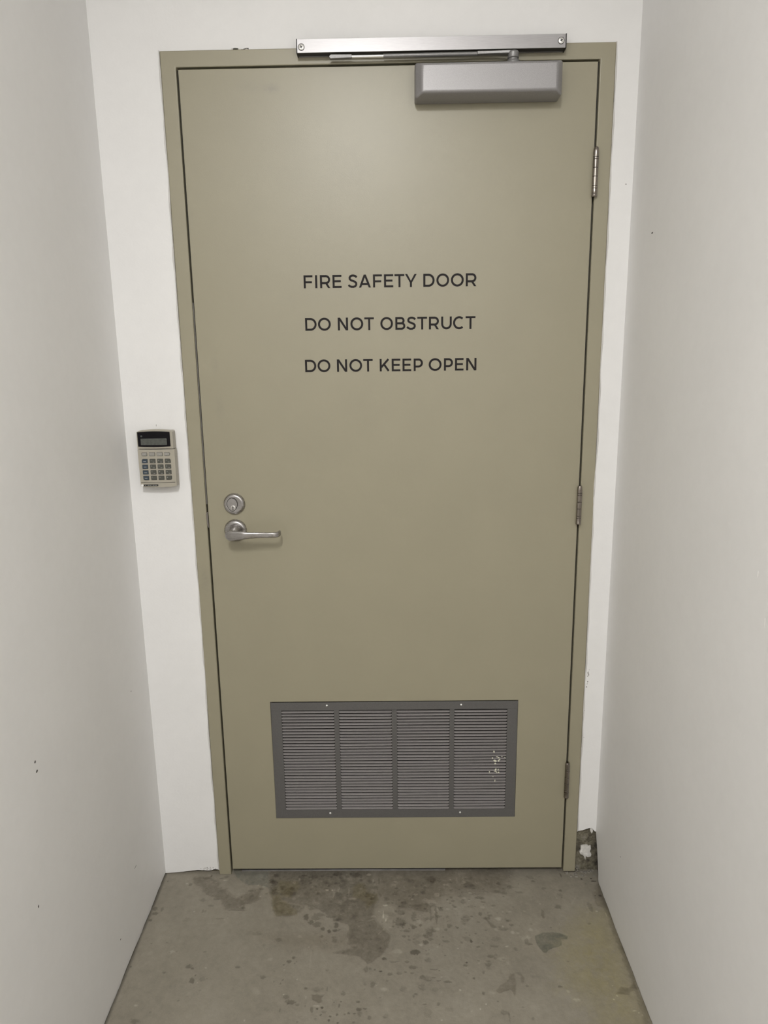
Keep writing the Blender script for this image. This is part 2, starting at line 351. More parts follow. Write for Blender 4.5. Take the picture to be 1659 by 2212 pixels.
SPOTS = [
    (0.76, 0.4642, -0.1687, 0.0139, 0.0123), (0.85, 0.5408, -0.2015, 0.0095, 0.0074), (0.86, 0.6365, -0.1626, 0.0097, 0.011), (0.8, 0.5938, -0.1857, 0.0059, 0.0075),
    (0.8, 0.5833, -0.1977, 0.0042, 0.004), (0.88, 0.6331, -0.2254, 0.0083, 0.009), (0.85, 0.5297, -0.2366, 0.0072, 0.0071), (0.76, 0.5019, -0.2641, 0.0112, 0.0074),
    (0.8, 0.4585, -0.0548, 0.0045, 0.0037), (0.8, 0.5768, -0.1242, 0.0044, 0.0035), (0.84, 0.4721, -0.1394, 0.0131, 0.0085), (0.7, 0.5195, -0.1826, 0.0042, 0.0041),
    (0.7, 0.5023, -0.188, 0.0074, 0.0053), (0.75, 0.6751, -0.1461, 0.0054, 0.0056), (0.8, 0.6676, -0.1724, 0.0043, 0.0022), (0.85, 0.7279, -0.197, 0.0126, 0.0048),
    (0.88, 0.7045, -0.227, 0.0125, 0.0064), (0.75, 0.5942, -0.098, 0.0033, 0.0029), (0.8, 0.6729, -0.091, 0.0045, 0.0024), (0.85, 0.7149, -0.1177, 0.0055, 0.0035),
    (0.9, 0.5087, -0.2158, 0.0094, 0.0078), (1.5, 0.5114, -0.0759, 0.0058, 0.0049), (1.35, 0.5007, -0.0945, 0.0031, 0.0027), (1.4, 0.43, -0.1162, 0.0055, 0.0035),
    (1.4, 0.4242, -0.1477, 0.0015, 0.0125), (1.4, 0.4308, -0.1658, 0.0022, 0.005), (1.25, 0.5394, -0.1677, 0.0039, 0.0038), (1.4, 0.6082, -0.0226, 0.0027, 0.0019),
    (1.3, 0.3938, -0.0261, 0.0028, 0.0063), (0.78, 0.6428, -0.2319, 0.0025, 0.0064), (0.7, 0.6134, -0.1911, 0.0034, 0.0027), (0.8, 0.5619, -0.1511, 0.003, 0.0304),
    (0.85, 0.5033, -0.1537, 0.0065, 0.0166), (0.85, 0.5472, -0.1426, 0.0022, 0.0251), (1.07, 0.4235, -0.1808, 0.0213, 0.0162), (1.06, 0.5283, -0.1759, 0.0256, 0.0162),
    (1.07, 0.4339, -0.1364, 0.0197, 0.0169), (1.15, 0.7966, -0.1986, 0.0059, 0.0048), (0.82, 0.7793, -0.235, 0.0051, 0.0102), (0.72, 0.9015, -0.065, 0.0045, 0.0037),
    (0.86, 0.8588, -0.0587, 0.0057, 0.0061), (0.35, 0.9703, -0.0222, 0.0027, 0.0023), (0.4, 0.9969, -0.0218, 0.0034, 0.0022), (0.35, 1.0013, -0.0307, 0.008, 0.0019),
    (0.5, 0.9441, -0.0118, 0.0027, 0.0016), (0.6, 0.9166, -0.0084, 0.0016, 0.008), (1.2, 0.9764, -0.012, 0.0116, 0.0032), (1.12, 0.9432, -0.0059, 0.0232, 0.0046),
    (1.35, 0.9787, -0.1383, 0.003, 0.0022), (1.25, 1.0, -0.1505, 0.0017, 0.007), (0.85, 0.7899, -0.0705, 0.0101, 0.0037), (0.85, 0.9666, -0.1233, 0.0054, 0.0172),
    (0.5, 1.0031, -0.0838, 0.0036, 0.003), (0.6, 0.9907, -0.0844, 0.0022, 0.0021), (1.4, 0.9538, -0.3868, 0.0015, 0.0017), (1.4, 0.9438, -0.3967, 0.0015, 0.0017),
    (1.4, 0.9801, -0.4247, 0.0046, 0.0012), (1.4, 0.9884, -0.4298, 0.0015, 0.001), (1.4, 0.994, -0.4348, 0.0014, 0.0012), (1.2, 0.9427, -0.3534, 0.0014, 0.0016),
    (1.4, 0.9515, -0.3612, 0.0009, 0.0013), (1.18, 0.8469, -0.3762, 0.0034, 0.0039), (1.18, 0.861, -0.3986, 0.0075, 0.0046), (0.72, 0.832, -0.3631, 0.0047, 0.0033),
    (0.85, 0.7569, -0.3607, 0.0038, 0.0026), (0.85, 0.7543, -0.4423, 0.0036, 0.004), (0.87, 0.7374, -0.415, 0.0037, 0.002), (0.93, 0.78, -0.3361, 0.0117, 0.0046),
    (0.8, 0.502, -0.2641, 0.0119, 0.0086), (0.8, 0.4831, -0.2944, 0.005, 0.0036), (0.5, 0.6243, -0.2956, 0.0024, 0.0024), (0.75, 0.5173, -0.3353, 0.0059, 0.0057),
    (0.85, 0.5288, -0.3399, 0.0078, 0.0079), (0.78, 0.5445, -0.3377, 0.0059, 0.0022), (0.78, 0.5547, -0.3456, 0.0049, 0.002), (0.75, 0.5758, -0.349, 0.0087, 0.0029),
    (0.7, 0.6377, -0.3402, 0.0035, 0.0023), (0.88, 0.4729, -0.3665, 0.0086, 0.0087), (0.86, 0.5162, -0.3622, 0.0077, 0.0098), (0.88, 0.5445, -0.371, 0.0086, 0.0055),
    (0.8, 0.4953, -0.386, 0.0022, 0.0032), (0.8, 0.5199, -0.4072, 0.0046, 0.0025), (0.91, 0.5729, -0.4218, 0.0111, 0.0061), (0.9, 0.5244, -0.4278, 0.0093, 0.0121),
    (0.84, 0.694, -0.4271, 0.0083, 0.0061), (0.86, 0.7033, -0.4382, 0.0018, 0.0139), (1.35, 0.6027, -0.3712, 0.0023, 0.0022), (1.4, 0.6561, -0.4075, 0.0022, 0.0021),
    (1.25, 0.6426, -0.4189, 0.0016, 0.0028), (1.3, 0.5554, -0.4459, 0.0019, 0.0016), (0.8, 0.4269, -0.2846, 0.005, 0.0036), (0.82, 0.4411, -0.3271, 0.0069, 0.0041),
    (0.85, 0.4627, -0.326, 0.0059, 0.0046), (0.8, 0.4942, -0.325, 0.0049, 0.0027), (0.7, 0.4204, -0.3201, 0.0029, 0.0023), (0.86, 0.5459, -0.3147, 0.0099, 0.0023),
    (0.88, 0.6738, -0.3104, 0.0059, 0.007), (0.8, 0.6545, -0.2902, 0.0028, 0.0019), (0.84, 0.6763, -0.2915, 0.006, 0.0029), (0.86, 0.6995, -0.2487, 0.0102, 0.0045),
    (0.75, 0.6842, -0.4003, 0.0019, 0.0016), (0.8, 0.5299, -0.2353, 0.0072, 0.0064), (0.82, 0.5817, -0.2337, 0.0083, 0.0036), (0.7, 0.6428, -0.2332, 0.0029, 0.0041),
    (0.8, 0.7138, -0.288, 0.004, 0.0024), (0.86, 0.6971, -0.2747, 0.0041, 0.0024), (0.82, 0.453, -0.2936, 0.012, 0.0014), (0.87, 0.5332, -0.2716, 0.0051, 0.0037),
    (0.74, 0.2189, -0.4008, 0.0104, 0.0063), (0.7, 0.2098, -0.2814, 0.004, 0.0044), (0.7, 0.2002, -0.2922, 0.005, 0.0053), (0.75, 0.1885, -0.3013, 0.0028, 0.0023),
    (0.75, 0.2139, -0.2971, 0.0016, 0.0019), (0.75, 0.2174, -0.2928, 0.0016, 0.0014), (0.72, 0.2483, -0.3658, 0.0038, 0.0027), (0.75, 0.1928, -0.3434, 0.002, 0.0027),
    (0.8, 0.1884, -0.3524, 0.0015, 0.0027), (0.85, 0.173, -0.3479, 0.0016, 0.0027), (0.8, 0.3358, -0.3792, 0.0047, 0.0053), (0.75, 0.3285, -0.4099, 0.0022, 0.0052),
    (0.75, 0.3325, -0.4001, 0.0028, 0.0016), (0.66, 0.3702, -0.4016, 0.0047, 0.0029), (0.68, 0.3729, -0.4193, 0.0065, 0.0037), (0.75, 0.3858, -0.4173, 0.0047, 0.0018),
    (0.7, 0.3511, -0.4284, 0.0033, 0.0025), (0.7, 0.3631, -0.4289, 0.0037, 0.0016), (0.5, 0.2915, -0.415, 0.003, 0.0029), (0.5, 0.2796, -0.4174, 0.0028, 0.0017),
    (0.75, 0.2686, -0.4191, 0.0034, 0.0071), (0.86, 0.2971, -0.4253, 0.0056, 0.004), (0.65, 0.2895, -0.4324, 0.0028, 0.002), (0.65, 0.3111, -0.4364, 0.0022, 0.002),
    (0.7, 0.3255, -0.4324, 0.0022, 0.0031), (0.6, 0.3082, -0.4454, 0.0027, 0.003), (0.5, 0.3288, -0.4518, 0.0026, 0.0016), (0.8, 0.3977, -0.4396, 0.0036, 0.005),
    (0.8, 0.2784, -0.4414, 0.0022, 0.0016), (0.8, 0.1981, -0.4209, 0.0015, 0.0052), (0.85, 0.2345, -0.4076, 0.0047, 0.0029), (0.83, 0.2984, -0.3671, 0.0018, 0.0065),
    (0.85, 0.287, -0.3681, 0.0029, 0.0033), (0.83, 0.3859, -0.3142, 0.0044, 0.0093), (0.8, 0.3958, -0.313, 0.0036, 0.0035), (0.7, 0.4058, -0.3154, 0.0019, 0.0019),
    (0.7, 0.4207, -0.3201, 0.0039, 0.0023), (0.75, 0.4282, -0.2846, 0.0044, 0.0044), (0.85, 0.2939, -0.3167, 0.0044, 0.0028), (0.92, 0.1682, -0.4209, 0.0056, 0.0041),
    (1.4, 0.2255, -0.3424, 0.0016, 0.0018), (1.4, 0.2006, -0.382, 0.0017, 0.0018), (1.25, 0.2511, -0.3897, 0.0015, 0.0038), (1.25, 0.278, -0.4108, 0.0075, 0.0021),
    (0.7, 0.3165, -0.4009, 0.0015, 0.0016), (0.8, 0.2527, -0.4107, 0.0015, 0.0021), (0.8, 0.3634, -0.4505, 0.0036, 0.0024), (0.72, -0.0378, -0.3057, 0.0066, 0.0062),
    (0.7, -0.0288, -0.3109, 0.0032, 0.0029), (0.68, -0.0188, -0.3439, 0.0065, 0.0068), (0.7, -0.0158, -0.3298, 0.0016, 0.0032), (0.88, 0.0032, -0.3395, 0.0062, 0.0072),
    (0.7, 0.014, -0.3395, 0.0011, 0.0014), (0.65, -0.1773, -0.3057, 0.0018, 0.0022), (0.75, -0.0961, -0.2648, 0.0015, 0.0015), (0.86, 0.0056, -0.3707, 0.002, 0.0026),
    (0.86, -0.0897, -0.4254, 0.0028, 0.0025), (0.75, -0.1511, -0.2374, 0.0021, 0.0013), (0.8, -0.1124, -0.2345, 0.0026, 0.0013), (1.3, -0.0057, -0.3503, 0.0018, 0.0013),
    (1.05, -0.1499, -0.2716, 0.0123, 0.0098), (1.07, -0.1767, -0.3886, 0.0095, 0.0107), (0.75, -0.1765, -0.0242, 0.0023, 0.0025), (0.76, -0.1097, -0.0373, 0.0058, 0.0057),
    (0.6, -0.0598, -0.0055, 0.0029, 0.0039), (0.82, -0.159, -0.1262, 0.0036, 0.0081), (0.85, -0.0506, -0.1339, 0.0034, 0.0063), (0.9, -0.0866, -0.162, 0.0087, 0.0069),
    (1.25, -0.1211, -0.0341, 0.0033, 0.0032), (1.25, -0.0171, -0.0219, 0.007, 0.0026), (1.2, -0.0479, -0.1397, 0.0017, 0.0022), (0.82, -0.0234, -0.0917, 0.009, 0.0041),
    (0.84, -0.0332, -0.1152, 0.0089, 0.003), (0.8, 0.039, -0.1301, 0.0243, 0.0026), (0.8, 0.0552, -0.123, 0.0055, 0.004), (0.87, -0.0003, -0.1596, 0.0131, 0.0025),
    (0.84, 0.0628, -0.0602, 0.0069, 0.0037), (0.78, -0.0283, -0.0138, 0.007, 0.0026), (0.8, -0.0706, -0.0135, 0.0117, 0.0039), (1.25, 0.0922, -0.0833, 0.0023, 0.0018),
    (1.1, -0.0552, -0.0281, 0.0163, 0.0038), (1.06, -0.0182, -0.1747, 0.0129, 0.0027), (0.9, 0.1068, -0.2089, 0.0126, 0.0058), (0.66, 0.2242, -0.1551, 0.0065, 0.0106),
    (0.7, 0.2391, -0.1718, 0.006, 0.0087), (0.76, 0.255, -0.1801, 0.0086, 0.0102), (0.7, 0.2713, -0.1936, 0.0043, 0.0054), (0.6, 0.288, -0.2017, 0.0046, 0.0048),
    (0.66, 0.3044, -0.1816, 0.0056, 0.0092), (0.66, 0.3036, -0.1991, 0.0075, 0.004), (0.82, 0.2581, -0.1468, 0.0153, 0.0062), (0.82, 0.2891, -0.1526, 0.0131, 0.005),
    (0.8, 0.303, -0.1638, 0.0087, 0.005), (1.2, 0.3015, -0.0554, 0.0037, 0.0139), (1.2, 0.3297, -0.0679, 0.0027, 0.0182), (1.25, 0.34, -0.0906, 0.0135, 0.0033),
    (1.18, 0.2893, -0.0738, 0.0027, 0.0166), (1.12, 0.3071, -0.1009, 0.0157, 0.0053), (1.6, 0.2712, -0.0614, 0.0046, 0.0037), (1.6, 0.2844, -0.0615, 0.0023, 0.0031),
    (1.5, 0.189, -0.0168, 0.0024, 0.0025), (1.15, 0.3478, -0.1099, 0.0055, 0.0065), (1.12, 0.2965, -0.1357, 0.0175, 0.017), (1.45, 0.3821, -0.0017, 0.007, 0.004),
    (1.15, 0.2046, -0.0104, 0.0024, 0.0177), (0.7, 0.1366, 0.0366, 0.0024, 0.0017), (0.84, 0.1218, -0.0481, 0.0092, 0.0278), (1.1, 0.199, -0.0763, 0.0113, 0.0091),
    (1.25, 0.3197, -0.089, 0.0057, 0.0075), (1.12, 0.2768, -0.0858, 0.0135, 0.0036), (0.86, 0.3119, -0.0398, 0.0104, 0.0141), (0.82, 0.3006, -0.0738, 0.008, 0.0091),
    (0.8, 0.228, -0.0105, 0.0141, 0.0065), (0.75, 0.2928, -0.0012, 0.0141, 0.0081), (0.75, 0.3446, -0.0031, 0.0164, 0.0082), (1.1, 0.3569, -0.0146, 0.0116, 0.0048),
    (0.8, 0.2212, -0.033, 0.0046, 0.0047), (0.8, 0.4107, -0.0278, 0.0023, 0.0126), (0.7, 0.2015, -0.0039, 0.007, 0.0032), (0.7, -0.179, -0.1238, 0.0069, 0.0063),
    (0.7, -0.1733, -0.1408, 0.0068, 0.0057), (0.7, -0.1792, -0.1637, 0.0053, 0.0042),
]
M['shade_render'] = plain('shaded_render', (0.075, 0.068, 0.058), 0.95, nscale=60, namp=0.4)  # render colour darkened to paint shade behind the right wall's plaster

def vnoise(x, y, seed):
    rng = np.random.RandomState(seed); T = rng.rand(256, 256)
    xi = np.floor(x).astype(int); yi = np.floor(y).astype(int)
    fx = x - xi; fy = y - yi
    fx = fx * fx * (3 - 2 * fx); fy = fy * fy * (3 - 2 * fy)
    g = lambda a, b: T[a % 256, b % 256]
    return (g(xi, yi) * (1 - fx) + g(xi + 1, yi) * fx) * (1 - fy) + (g(xi, yi + 1) * (1 - fx) + g(xi + 1, yi + 1) * fx) * fy
def fbm(x, y, s, seed, octs=4):
    o = 0; a = 1; t = 0
    for i in range(octs):
        o = o + a * vnoise(x * s + 17 * i, y * s + 31 * i, seed + i); t += a; a *= 0.55; s *= 2.1
    return o / t - 0.5
def sstep(d, soft):
    k = np.clip(0.5 - d / (2 * soft), 0, 1)
    return k * k * (3 - 2 * k)

STEP = 0.0014
gx = np.arange(-0.215, 1.045, STEP); gy = np.arange(-0.58, 0.030 + STEP, STEP)
X, Y = np.meshgrid(gx, gy)
col = np.ones(X.shape + (3,))
n1 = fbm(X, Y, 30, 3); n2 = fbm(X, Y, 30, 9); n3 = fbm(X, Y, 110, 21); n4 = fbm(X, Y, 260, 33, 3)
for mult, soft, warp, pts in PATCHES:
    P = np.array(pts)
    mrg = soft + warp + 0.01
    ix = np.where((gx > P[:, 0].min() - mrg) & (gx < P[:, 0].max() + mrg))[0]
    iy = np.where((gy > P[:, 1].min() - mrg) & (gy < P[:, 1].max() + mrg))[0]
    if len(ix) == 0 or len(iy) == 0: continue
    s = np.s_[iy[0]:iy[-1] + 1, ix[0]:ix[-1] + 1]
    x = X[s] + n1[s] * warp * 1.3; y = Y[s] + n2[s] * warp * 1.3
    d = np.full(x.shape, 1e9); ins = np.zeros(x.shape, bool)
    for (ax, ay), (bx_, by) in zip(P, np.roll(P, -1, 0)):
        ex, ey = bx_ - ax, by - ay
        t = np.clip(((x - ax) * ex + (y - ay) * ey) / (ex * ex + ey * ey + 1e-12), 0, 1)
        d = np.minimum(d, np.hypot(x - ax - t * ex, y - ay - t * ey))
        ins ^= ((ay > y) != (by > y)) & (x < ex * (y - ay) / (ey + 1e-12) + ax)
    d = np.where(ins, -d, d)
    k = sstep(d + n3[s] * soft * 1.6 + n1[s] * soft, soft) * np.clip(0.95 + n1[s] * 0.9 + n3[s] * 1.1 + n4[s] * 0.5, 0.25, 1.4)
    for c in range(3): col[s][..., c] *= 1 + (mult[c] - 1) * k
def spot(v, cx, cyy, rx, ry, soft=0.25):
    rx = max(rx, 0.0011); ry = max(ry, 0.0014)
    m_ = 1.9
    ix = np.where(abs(gx - cx) < rx * m_)[0]; iy = np.where(abs(gy - cyy) < ry * m_)[0]
    if len(ix) == 0 or len(iy) == 0: return
    s = np.s_[iy[0]:iy[-1] + 1, ix[0]:ix[-1] + 1]
    w = min(rx, ry) * 0.6
    x = X[s] + n4[s] * w * 2.4 + n3[s] * w * 1.6; y = Y[s] + n4[s] * -w * 2.0 + n2[s] * w * 2
    d = np.hypot((x - cx) / rx, (y - cyy) / ry) - 1
    k = sstep(d, soft)
    for c in range(3): col[s][..., c] *= 1 + (v - 1) * k * (1.0, 1.03, 1.07)[c]
for v, cx, cyy, rx, ry in SPOTS: spot(v, cx, cyy, rx, ry)
for i in range(520):                       # scattered pits and crumbs, denser in the middle near the door
    if i < 330: cx = R3.gauss(0.55, 0.13); cyy = -abs(R3.gauss(0.0, 0.16)) - 0.01
    elif i < 430: cx = R3.gauss(0.20, 0.09); cyy = -abs(R3.gauss(0.03, 0.05))
    else: cx = R3.uniform(-0.15, 1.0); cyy = R3.uniform(-0.45, 0.0)
    r = R3.choice((0.0015, 0.002, 0.0025, 0.004, 0.006)) * R3.uniform(0.7, 1.3)
    v = R3.uniform(0.74, 0.9) if R3.random() < 0.75 else R3.uniform(1.08, 1.28)
    spot(v, cx, cyy, r * R3.uniform(0.8, 1.7), r, 0.5)
# dirt and painted shadow line in the joint along the left wall
dl_ = X - (XL + DL * (WY - Y)) + n1 * 0.003
col *= (1 - 0.40 * np.clip(1 - (dl_ - 0.001) / 0.006, 0, 1) * np.clip(0.8 + n2, 0, 1.2))[..., None]
cl = fbm(X, Y, 14, 55, 5)                  # cloudy traffic dirt towards the threshold
dirt = np.clip((Y + 0.16) / 0.16, 0, 1) * np.clip(cl * 2 + 0.5, 0, 1) * np.clip((X - 0.05) / 0.25, 0, 1)
col = col ** 1.4
col *= (1 - 0.18 * dirt)[..., None]
col *= (1 + 0.16 * fbm(X, Y, 60, 77, 4) + 0.16 * fbm(X, Y, 9, 91, 4))[..., None]

H, Wn = X.shape
zz = np.where(col.mean(2) < 0.8, -0.0005, 0.0) + n3 * 0.0006
co = np.stack([X, Y, zz], -1).reshape(-1, 3)
idx = np.arange(H * Wn).reshape(H, Wn)
q = np.stack([idx[:-1, :-1], idx[:-1, 1:], idx[1:, 1:], idx[1:, :-1]], -1).reshape(-1, 4)
nb = len(co)
x0, x1, y0, y1 = gx[0], gx[-1], gy[0], gy[-1]
ext = np.array([(x0, YB, 0), (x1, YB, 0), (x1, y0, 0), (x0, y0, 0), (x0, y1, 0), (x1, y1, 0), (x1, 0.3, 0), (x0, 0.3, 0)], float)
q = np.concatenate([q, [[nb, nb + 1, nb + 2, nb + 3], [nb + 4, nb + 5, nb + 6, nb + 7]]])
co = np.concatenate([co, ext])
me = bpy.data.meshes.new('floor')
me.vertices.add(len(co)); me.vertices.foreach_set('co', co.ravel())
me.loops.add(q.size); me.loops.foreach_set('vertex_index', q.ravel().astype(np.int32))
me.polygons.add(len(q)); me.polygons.foreach_set('loop_start', np.arange(0, q.size, 4, dtype=np.int32))
me.polygons.foreach_set('use_smooth', np.ones(len(q), bool))
me.update(); me.validate()
at = me.attributes.new('stain', 'FLOAT_COLOR', 'POINT')
rgba = np.ones((len(co), 4)); rgba[:nb, :3] = np.clip(col, 0.15, 2).reshape(-1, 3)
at.data.foreach_set('color', rgba.ravel())
me.materials.append(M['floor'])
floor = bpy.data.objects.new('floor', me); COL.objects.link(floor)
props(floor, 'worn grey concrete floor with dark stains and chips in front of the door', 'floor', kind='structure')

# ------------------------------------------------------------------ walls
def wavy(a, b, base, amp, step, seed, reverse=False):
    """(u, z) points along a lower edge."""
    rr = random.Random(seed); n = max(2, int(abs(b - a) / step)); out = []; z = 0
    for i in range(n + 1):
        z = z * 0.7 + rr.uniform(-amp, amp) * 0.6
        out.append((a + (b - a) * i / n, max(0.0008, base + z)))
    return out
# left wall: plaster sheet with an uneven lower edge, render behind it
udl = Vector((DL, -math.cos(0.0241), 0)); nl = Vector((-math.cos(0.0241), -DL, 0))
bm = bmesh.new()
edge = wavy(0, 0.75, 0.0042, 0.0026, 0.008, 5) + [(6.1, 0.003)]
slab(bm, [(0, CEIL)] + edge + [(6.1, CEIL)], (XL, WY, 0), udl, nl, 0.012)
wl = props(obj('wall_left', bm, M['wall'], bevel=0.0006, seg=1), 'long pale grey-white plastered side wall left of the door', 'wall', kind='structure')
bm = bmesh.new(); slab(bm, [(-0.1, -0.01), (6.1, -0.01), (6.1, CEIL), (-0.1, CEIL)], Vector((XL, WY, 0)) + nl * 0.012, udl, nl, 0.10)
obj('render_backing', bm, M['dark'], wl)  # backing coloured near black to paint shade under the plaster edge
udr = Vector((-DR, -math.cos(0.0103), 0)); nr = Vector((math.cos(0.0103), -DR, 0))
bm = bmesh.new()
edge = [(0, 0.15), (0.001, 0.128), (0.007, 0.112), (0.014, 0.101), (0.019, 0.088), (0.023, 0.077), (0.027, 0.066), (0.036, 0.056),
        (0.038, 0.040), (0.042, 0.026), (0.043, 0.012), (0.048, 0.006)] + wavy(0.055, 0.75, 0.0055, 0.0035, 0.009, 8) + [(6.1, 0.004)]
slab(bm, [(0, CEIL)] + edge + [(6.1, CEIL)], (XR, WY, 0), udr, nr, 0.012)
wr = props(obj('wall_right', bm, M['wall'], bevel=0.0006, seg=1), 'long pale grey-white plastered side wall right of the door, broken away at the corner foot', 'wall', kind='structure')
bm = bmesh.new(); slab(bm, [(-0.1, -0.01), (6.1, -0.01), (6.1, CEIL), (-0.1, CEIL)], Vector((XR, WY, 0)) + nr * 0.012, udr, nr, 0.10)
obj('render_backing', bm, M['shade_render'], wr)
# front wall: plaster around the door frame
FY, PT = WY, 0.009
def fs(bm, pts, y=FY, t=PT): slab(bm, pts, (0, y, 0), (1, 0, 0), (0, 1, 0), t)
bm = bmesh.new()
rr = random.Random(4)
def paint_edge(x, z0, z1, amp, n=70):
    o = []; w = 0
    for i in range(n + 1):
        w = 0.75 * w + rr.uniform(-amp, amp)
        o.append((x + w, z0 + (z1 - z0) * i / n))
    return o
lo_left = [(XL - 0.01, 0.0019), (-0.188, 0.0022), (-0.1645, 0.0042), (-0.14, 0.0068), (-0.115, 0.0099), (-0.100, 0.0118), (-0.0823, 0.0107), (-0.070, 0.0098), (-0.060, 0.0112), (-0.052, 0.0142), (-0.0404, 0.0126), (FX0 + 0.004, 0.0126)]
lo_right = [(FX1 - 0.004, 0.129), (0.960, 0.1293), (0.968, 0.131), (0.9756, 0.1323), (0.984, 0.136), (0.9918, 0.1385), (0.9985, 0.1385), (1.0035, 0.134), (1.007, 0.129), (XR + 0.01, 0.122)]
notch = [(FX0 + 0.004, FZ - 0.003), (0.121, FZ - 0.003), (0.1215, FZ + 0.0035), (0.126, FZ + 0.0045), (0.1335, FZ + 0.004), (0.136, FZ + 0.0015), (0.141, FZ + 0.001),
         (0.146, FZ + 0.0025), (0.151, FZ + 0.004), (0.157, FZ + 0.0042), (0.158, FZ - 0.003), (FX1 - 0.004, FZ - 0.003)]
ZS = FZ + 0.02
fs(bm, [(XL - 0.01, ZS)] + lo_left + [(FX0 + 0.004, ZS)])
fs(bm, [(FX1 - 0.004, ZS)] + lo_right + [(XR + 0.01, ZS)])
fs(bm, [(FX0 + 0.004, ZS), (FX0 + 0.004, FZ - 0.003), (0.1215, FZ - 0.003), (0.1215, ZS)])
for (a_, za_), (b_, zb_) in zip(notch[2:-2], notch[3:-2]): fs(bm, [(a_, ZS), (a_, za_), (b_, zb_), (b_, ZS)])
fs(bm, [(0.157, ZS), (0.157, FZ - 0.003), (FX1 - 0.004, FZ - 0.003), (FX1 - 0.004, ZS)])
fs(bm, [(XL - 0.01, CEIL), (XL - 0.01, ZS), (XR + 0.01, ZS), (XR + 0.01, CEIL)])
wf = props(obj('wall_front', bm, M['wall']), 'white plastered end wall around the beige door, broken away at its foot', 'wall', kind='structure')
bm = bmesh.new()
box(bm, XL - 0.1, FX0 + 0.003, FY + PT, 0.16, -0.01, FZ)
box(bm, FX1 - 0.003, XR + 0.1, FY + PT, 0.16, -0.01, FZ)
box(bm, XL - 0.1, XR + 0.1, FY + PT, 0.16, FZ, CEIL)
obj('render_backing', bm, M['render'], wf)
# white filler beads that run along the frame edges with a hand-made outline
def bead(side, seed):
    r_ = random.Random(seed); bm = bmesh.new(); prev = None
    n = 150; w = 0
    z0, z1 = (0.0135, FZ + 0.001) if side < 0 else (0.131, FZ + 0.001)
    for i in range(n + 1):
        z = z0 + (z1 - z0) * i / n
        w = w * 0.85 + r_.uniform(-0.00045, 0.00045)
        big = -0.0016 * math.exp(-((z - 1.09) / 0.05) ** 2) if side > 0 else 0
        xe = (FX1 + w + big) if side > 0 else (FX0 + w)
        xo = xe + side * (0.004 + 0.001 * math.sin(i * 0.7))
        row = [bm.verts.new((xe, -0.0004, z)), bm.verts.new((xe + side * 0.0012, 0.0008, z)), bm.verts.new((xo, FY - 0.0002, z)), bm.verts.new((xo, FY + 0.002, z)), bm.verts.new((xe, FY + 0.002, z))]
        if prev:
            for k in range(5): bm.faces.new((prev[k], row[k], row[(k + 1) % 5], prev[(k + 1) % 5]))
        else: bm.faces.new(row)
        prev = row
    bm.faces.new(prev[::-1])
    return obj('filler_bead', bm, M['caulk'], wf, smooth=True, angle=60)
bead(-1, 2); bead(1, 6)
# broken corner at the right foot: plaster lumps left on the render
def rock(bm, c, r, seed, flat=(1, 1, 1), jag=0.3):
    r_ = random.Random(seed)
    b2 = bmesh.new(); bmesh.ops.create_icosphere(b2, subdivisions=2, radius=1)
    mp = {}
    for v in b2.verts:
        k = 1 + r_.uniform(-jag, jag)
        mp[v.index] = bm.verts.new((c[0] + v.co.x * r * k * flat[0], c[1] + v.co.y * r * k * flat[1], c[2] + v.co.z * r * k * flat[2]))
    for f in b2.faces: bm.faces.new([mp[v.index] for v in f.verts])
    b2.free()
yb = FY + PT
bm = bmesh.new()
ol = [(0.9735, 0.079), (0.982, 0.0805), (0.991, 0.081), (0.996, 0.077), (1.0005, 0.079), (1.0015, 0.069), (0.999, 0.061), (1.0035, 0.052), (1.0025, 0.045), (0.993, 0.043), (0.989, 0.0465), (0.9875, 0.035), (0.984, 0.044), (0.980, 0.0505), (0.974, 0.052), (0.970, 0.0595), (0.973, 0.066)]
fs(bm, ol, yb - 0.004, 0.006)
rock(bm, (0.990, yb - 0.003, 0.052), 0.010, 3, (1.1, 0.35, 0.6)); rock(bm, (0.979, yb - 0.003, 0.060), 0.007, 5, (0.8, 0.4, 1.0)); rock(bm, (0.987, yb - 0.002, 0.071), 0.008, 9, (1.1, 0.3, 0.6))
obj('plaster_lump', bm, M['chip'], wf, bevel=0.0008, seg=1)
bm = bmesh.new(); fs(bm, [(0.995, 0.139), (0.9985, 0.1385), (1.0035, 0.134), (1.004, 0.125), (1.001, 0.118), (0.997, 0.126)], yb - 0.006, 0.007)
obj('plaster_lump', bm, M['chip'], wf, bevel=0.0006, seg=1)
bm = bmesh.new()
for c, r, fl, sd in (((0.968, yb, 0.112), 0.008, (1, 0.3, 0.9), 1), ((0.985, yb, 0.104), 0.012, (1, 0.25, 1.1), 2), ((0.966, yb, 0.075), 0.006, (0.8, 0.4, 2.2), 3),
                     ((0.998, yb, 0.098), 0.007, (0.9, 0.4, 1.4), 4), ((0.975, yb, 0.024), 0.010, (1.4, 0.3, 0.8), 6), ((0.998, yb, 0.022), 0.010, (1.2, 0.3, 1.1), 7), ((0.985, yb, 0.118), 0.007, (1.5, 0.4, 0.6), 8)):
    rock(bm, c, r, sd, fl)
obj('mortar_lump', bm, M['render'], wf)
bm = bmesh.new()
for i in range(26):
    rock(bm, (R3.uniform(0.93, 1.008), R3.uniform(-0.016, yb), 0.0006), R3.uniform(0.0015, 0.0045), 40 + i, (1.3, 1, 0.7))
for i in range(10):
    rock(bm, (R3.uniform(0.955, 0.968), R3.uniform(0.0, yb), R3.uniform(0.0, 0.016)), R3.uniform(0.0015, 0.003), 80 + i)
props(obj('mortar_crumbs', bm, plain('pale_mortar', (0.20, 0.185, 0.155), 0.95, nscale=150, namp=0.3), wf), kind='stuff')
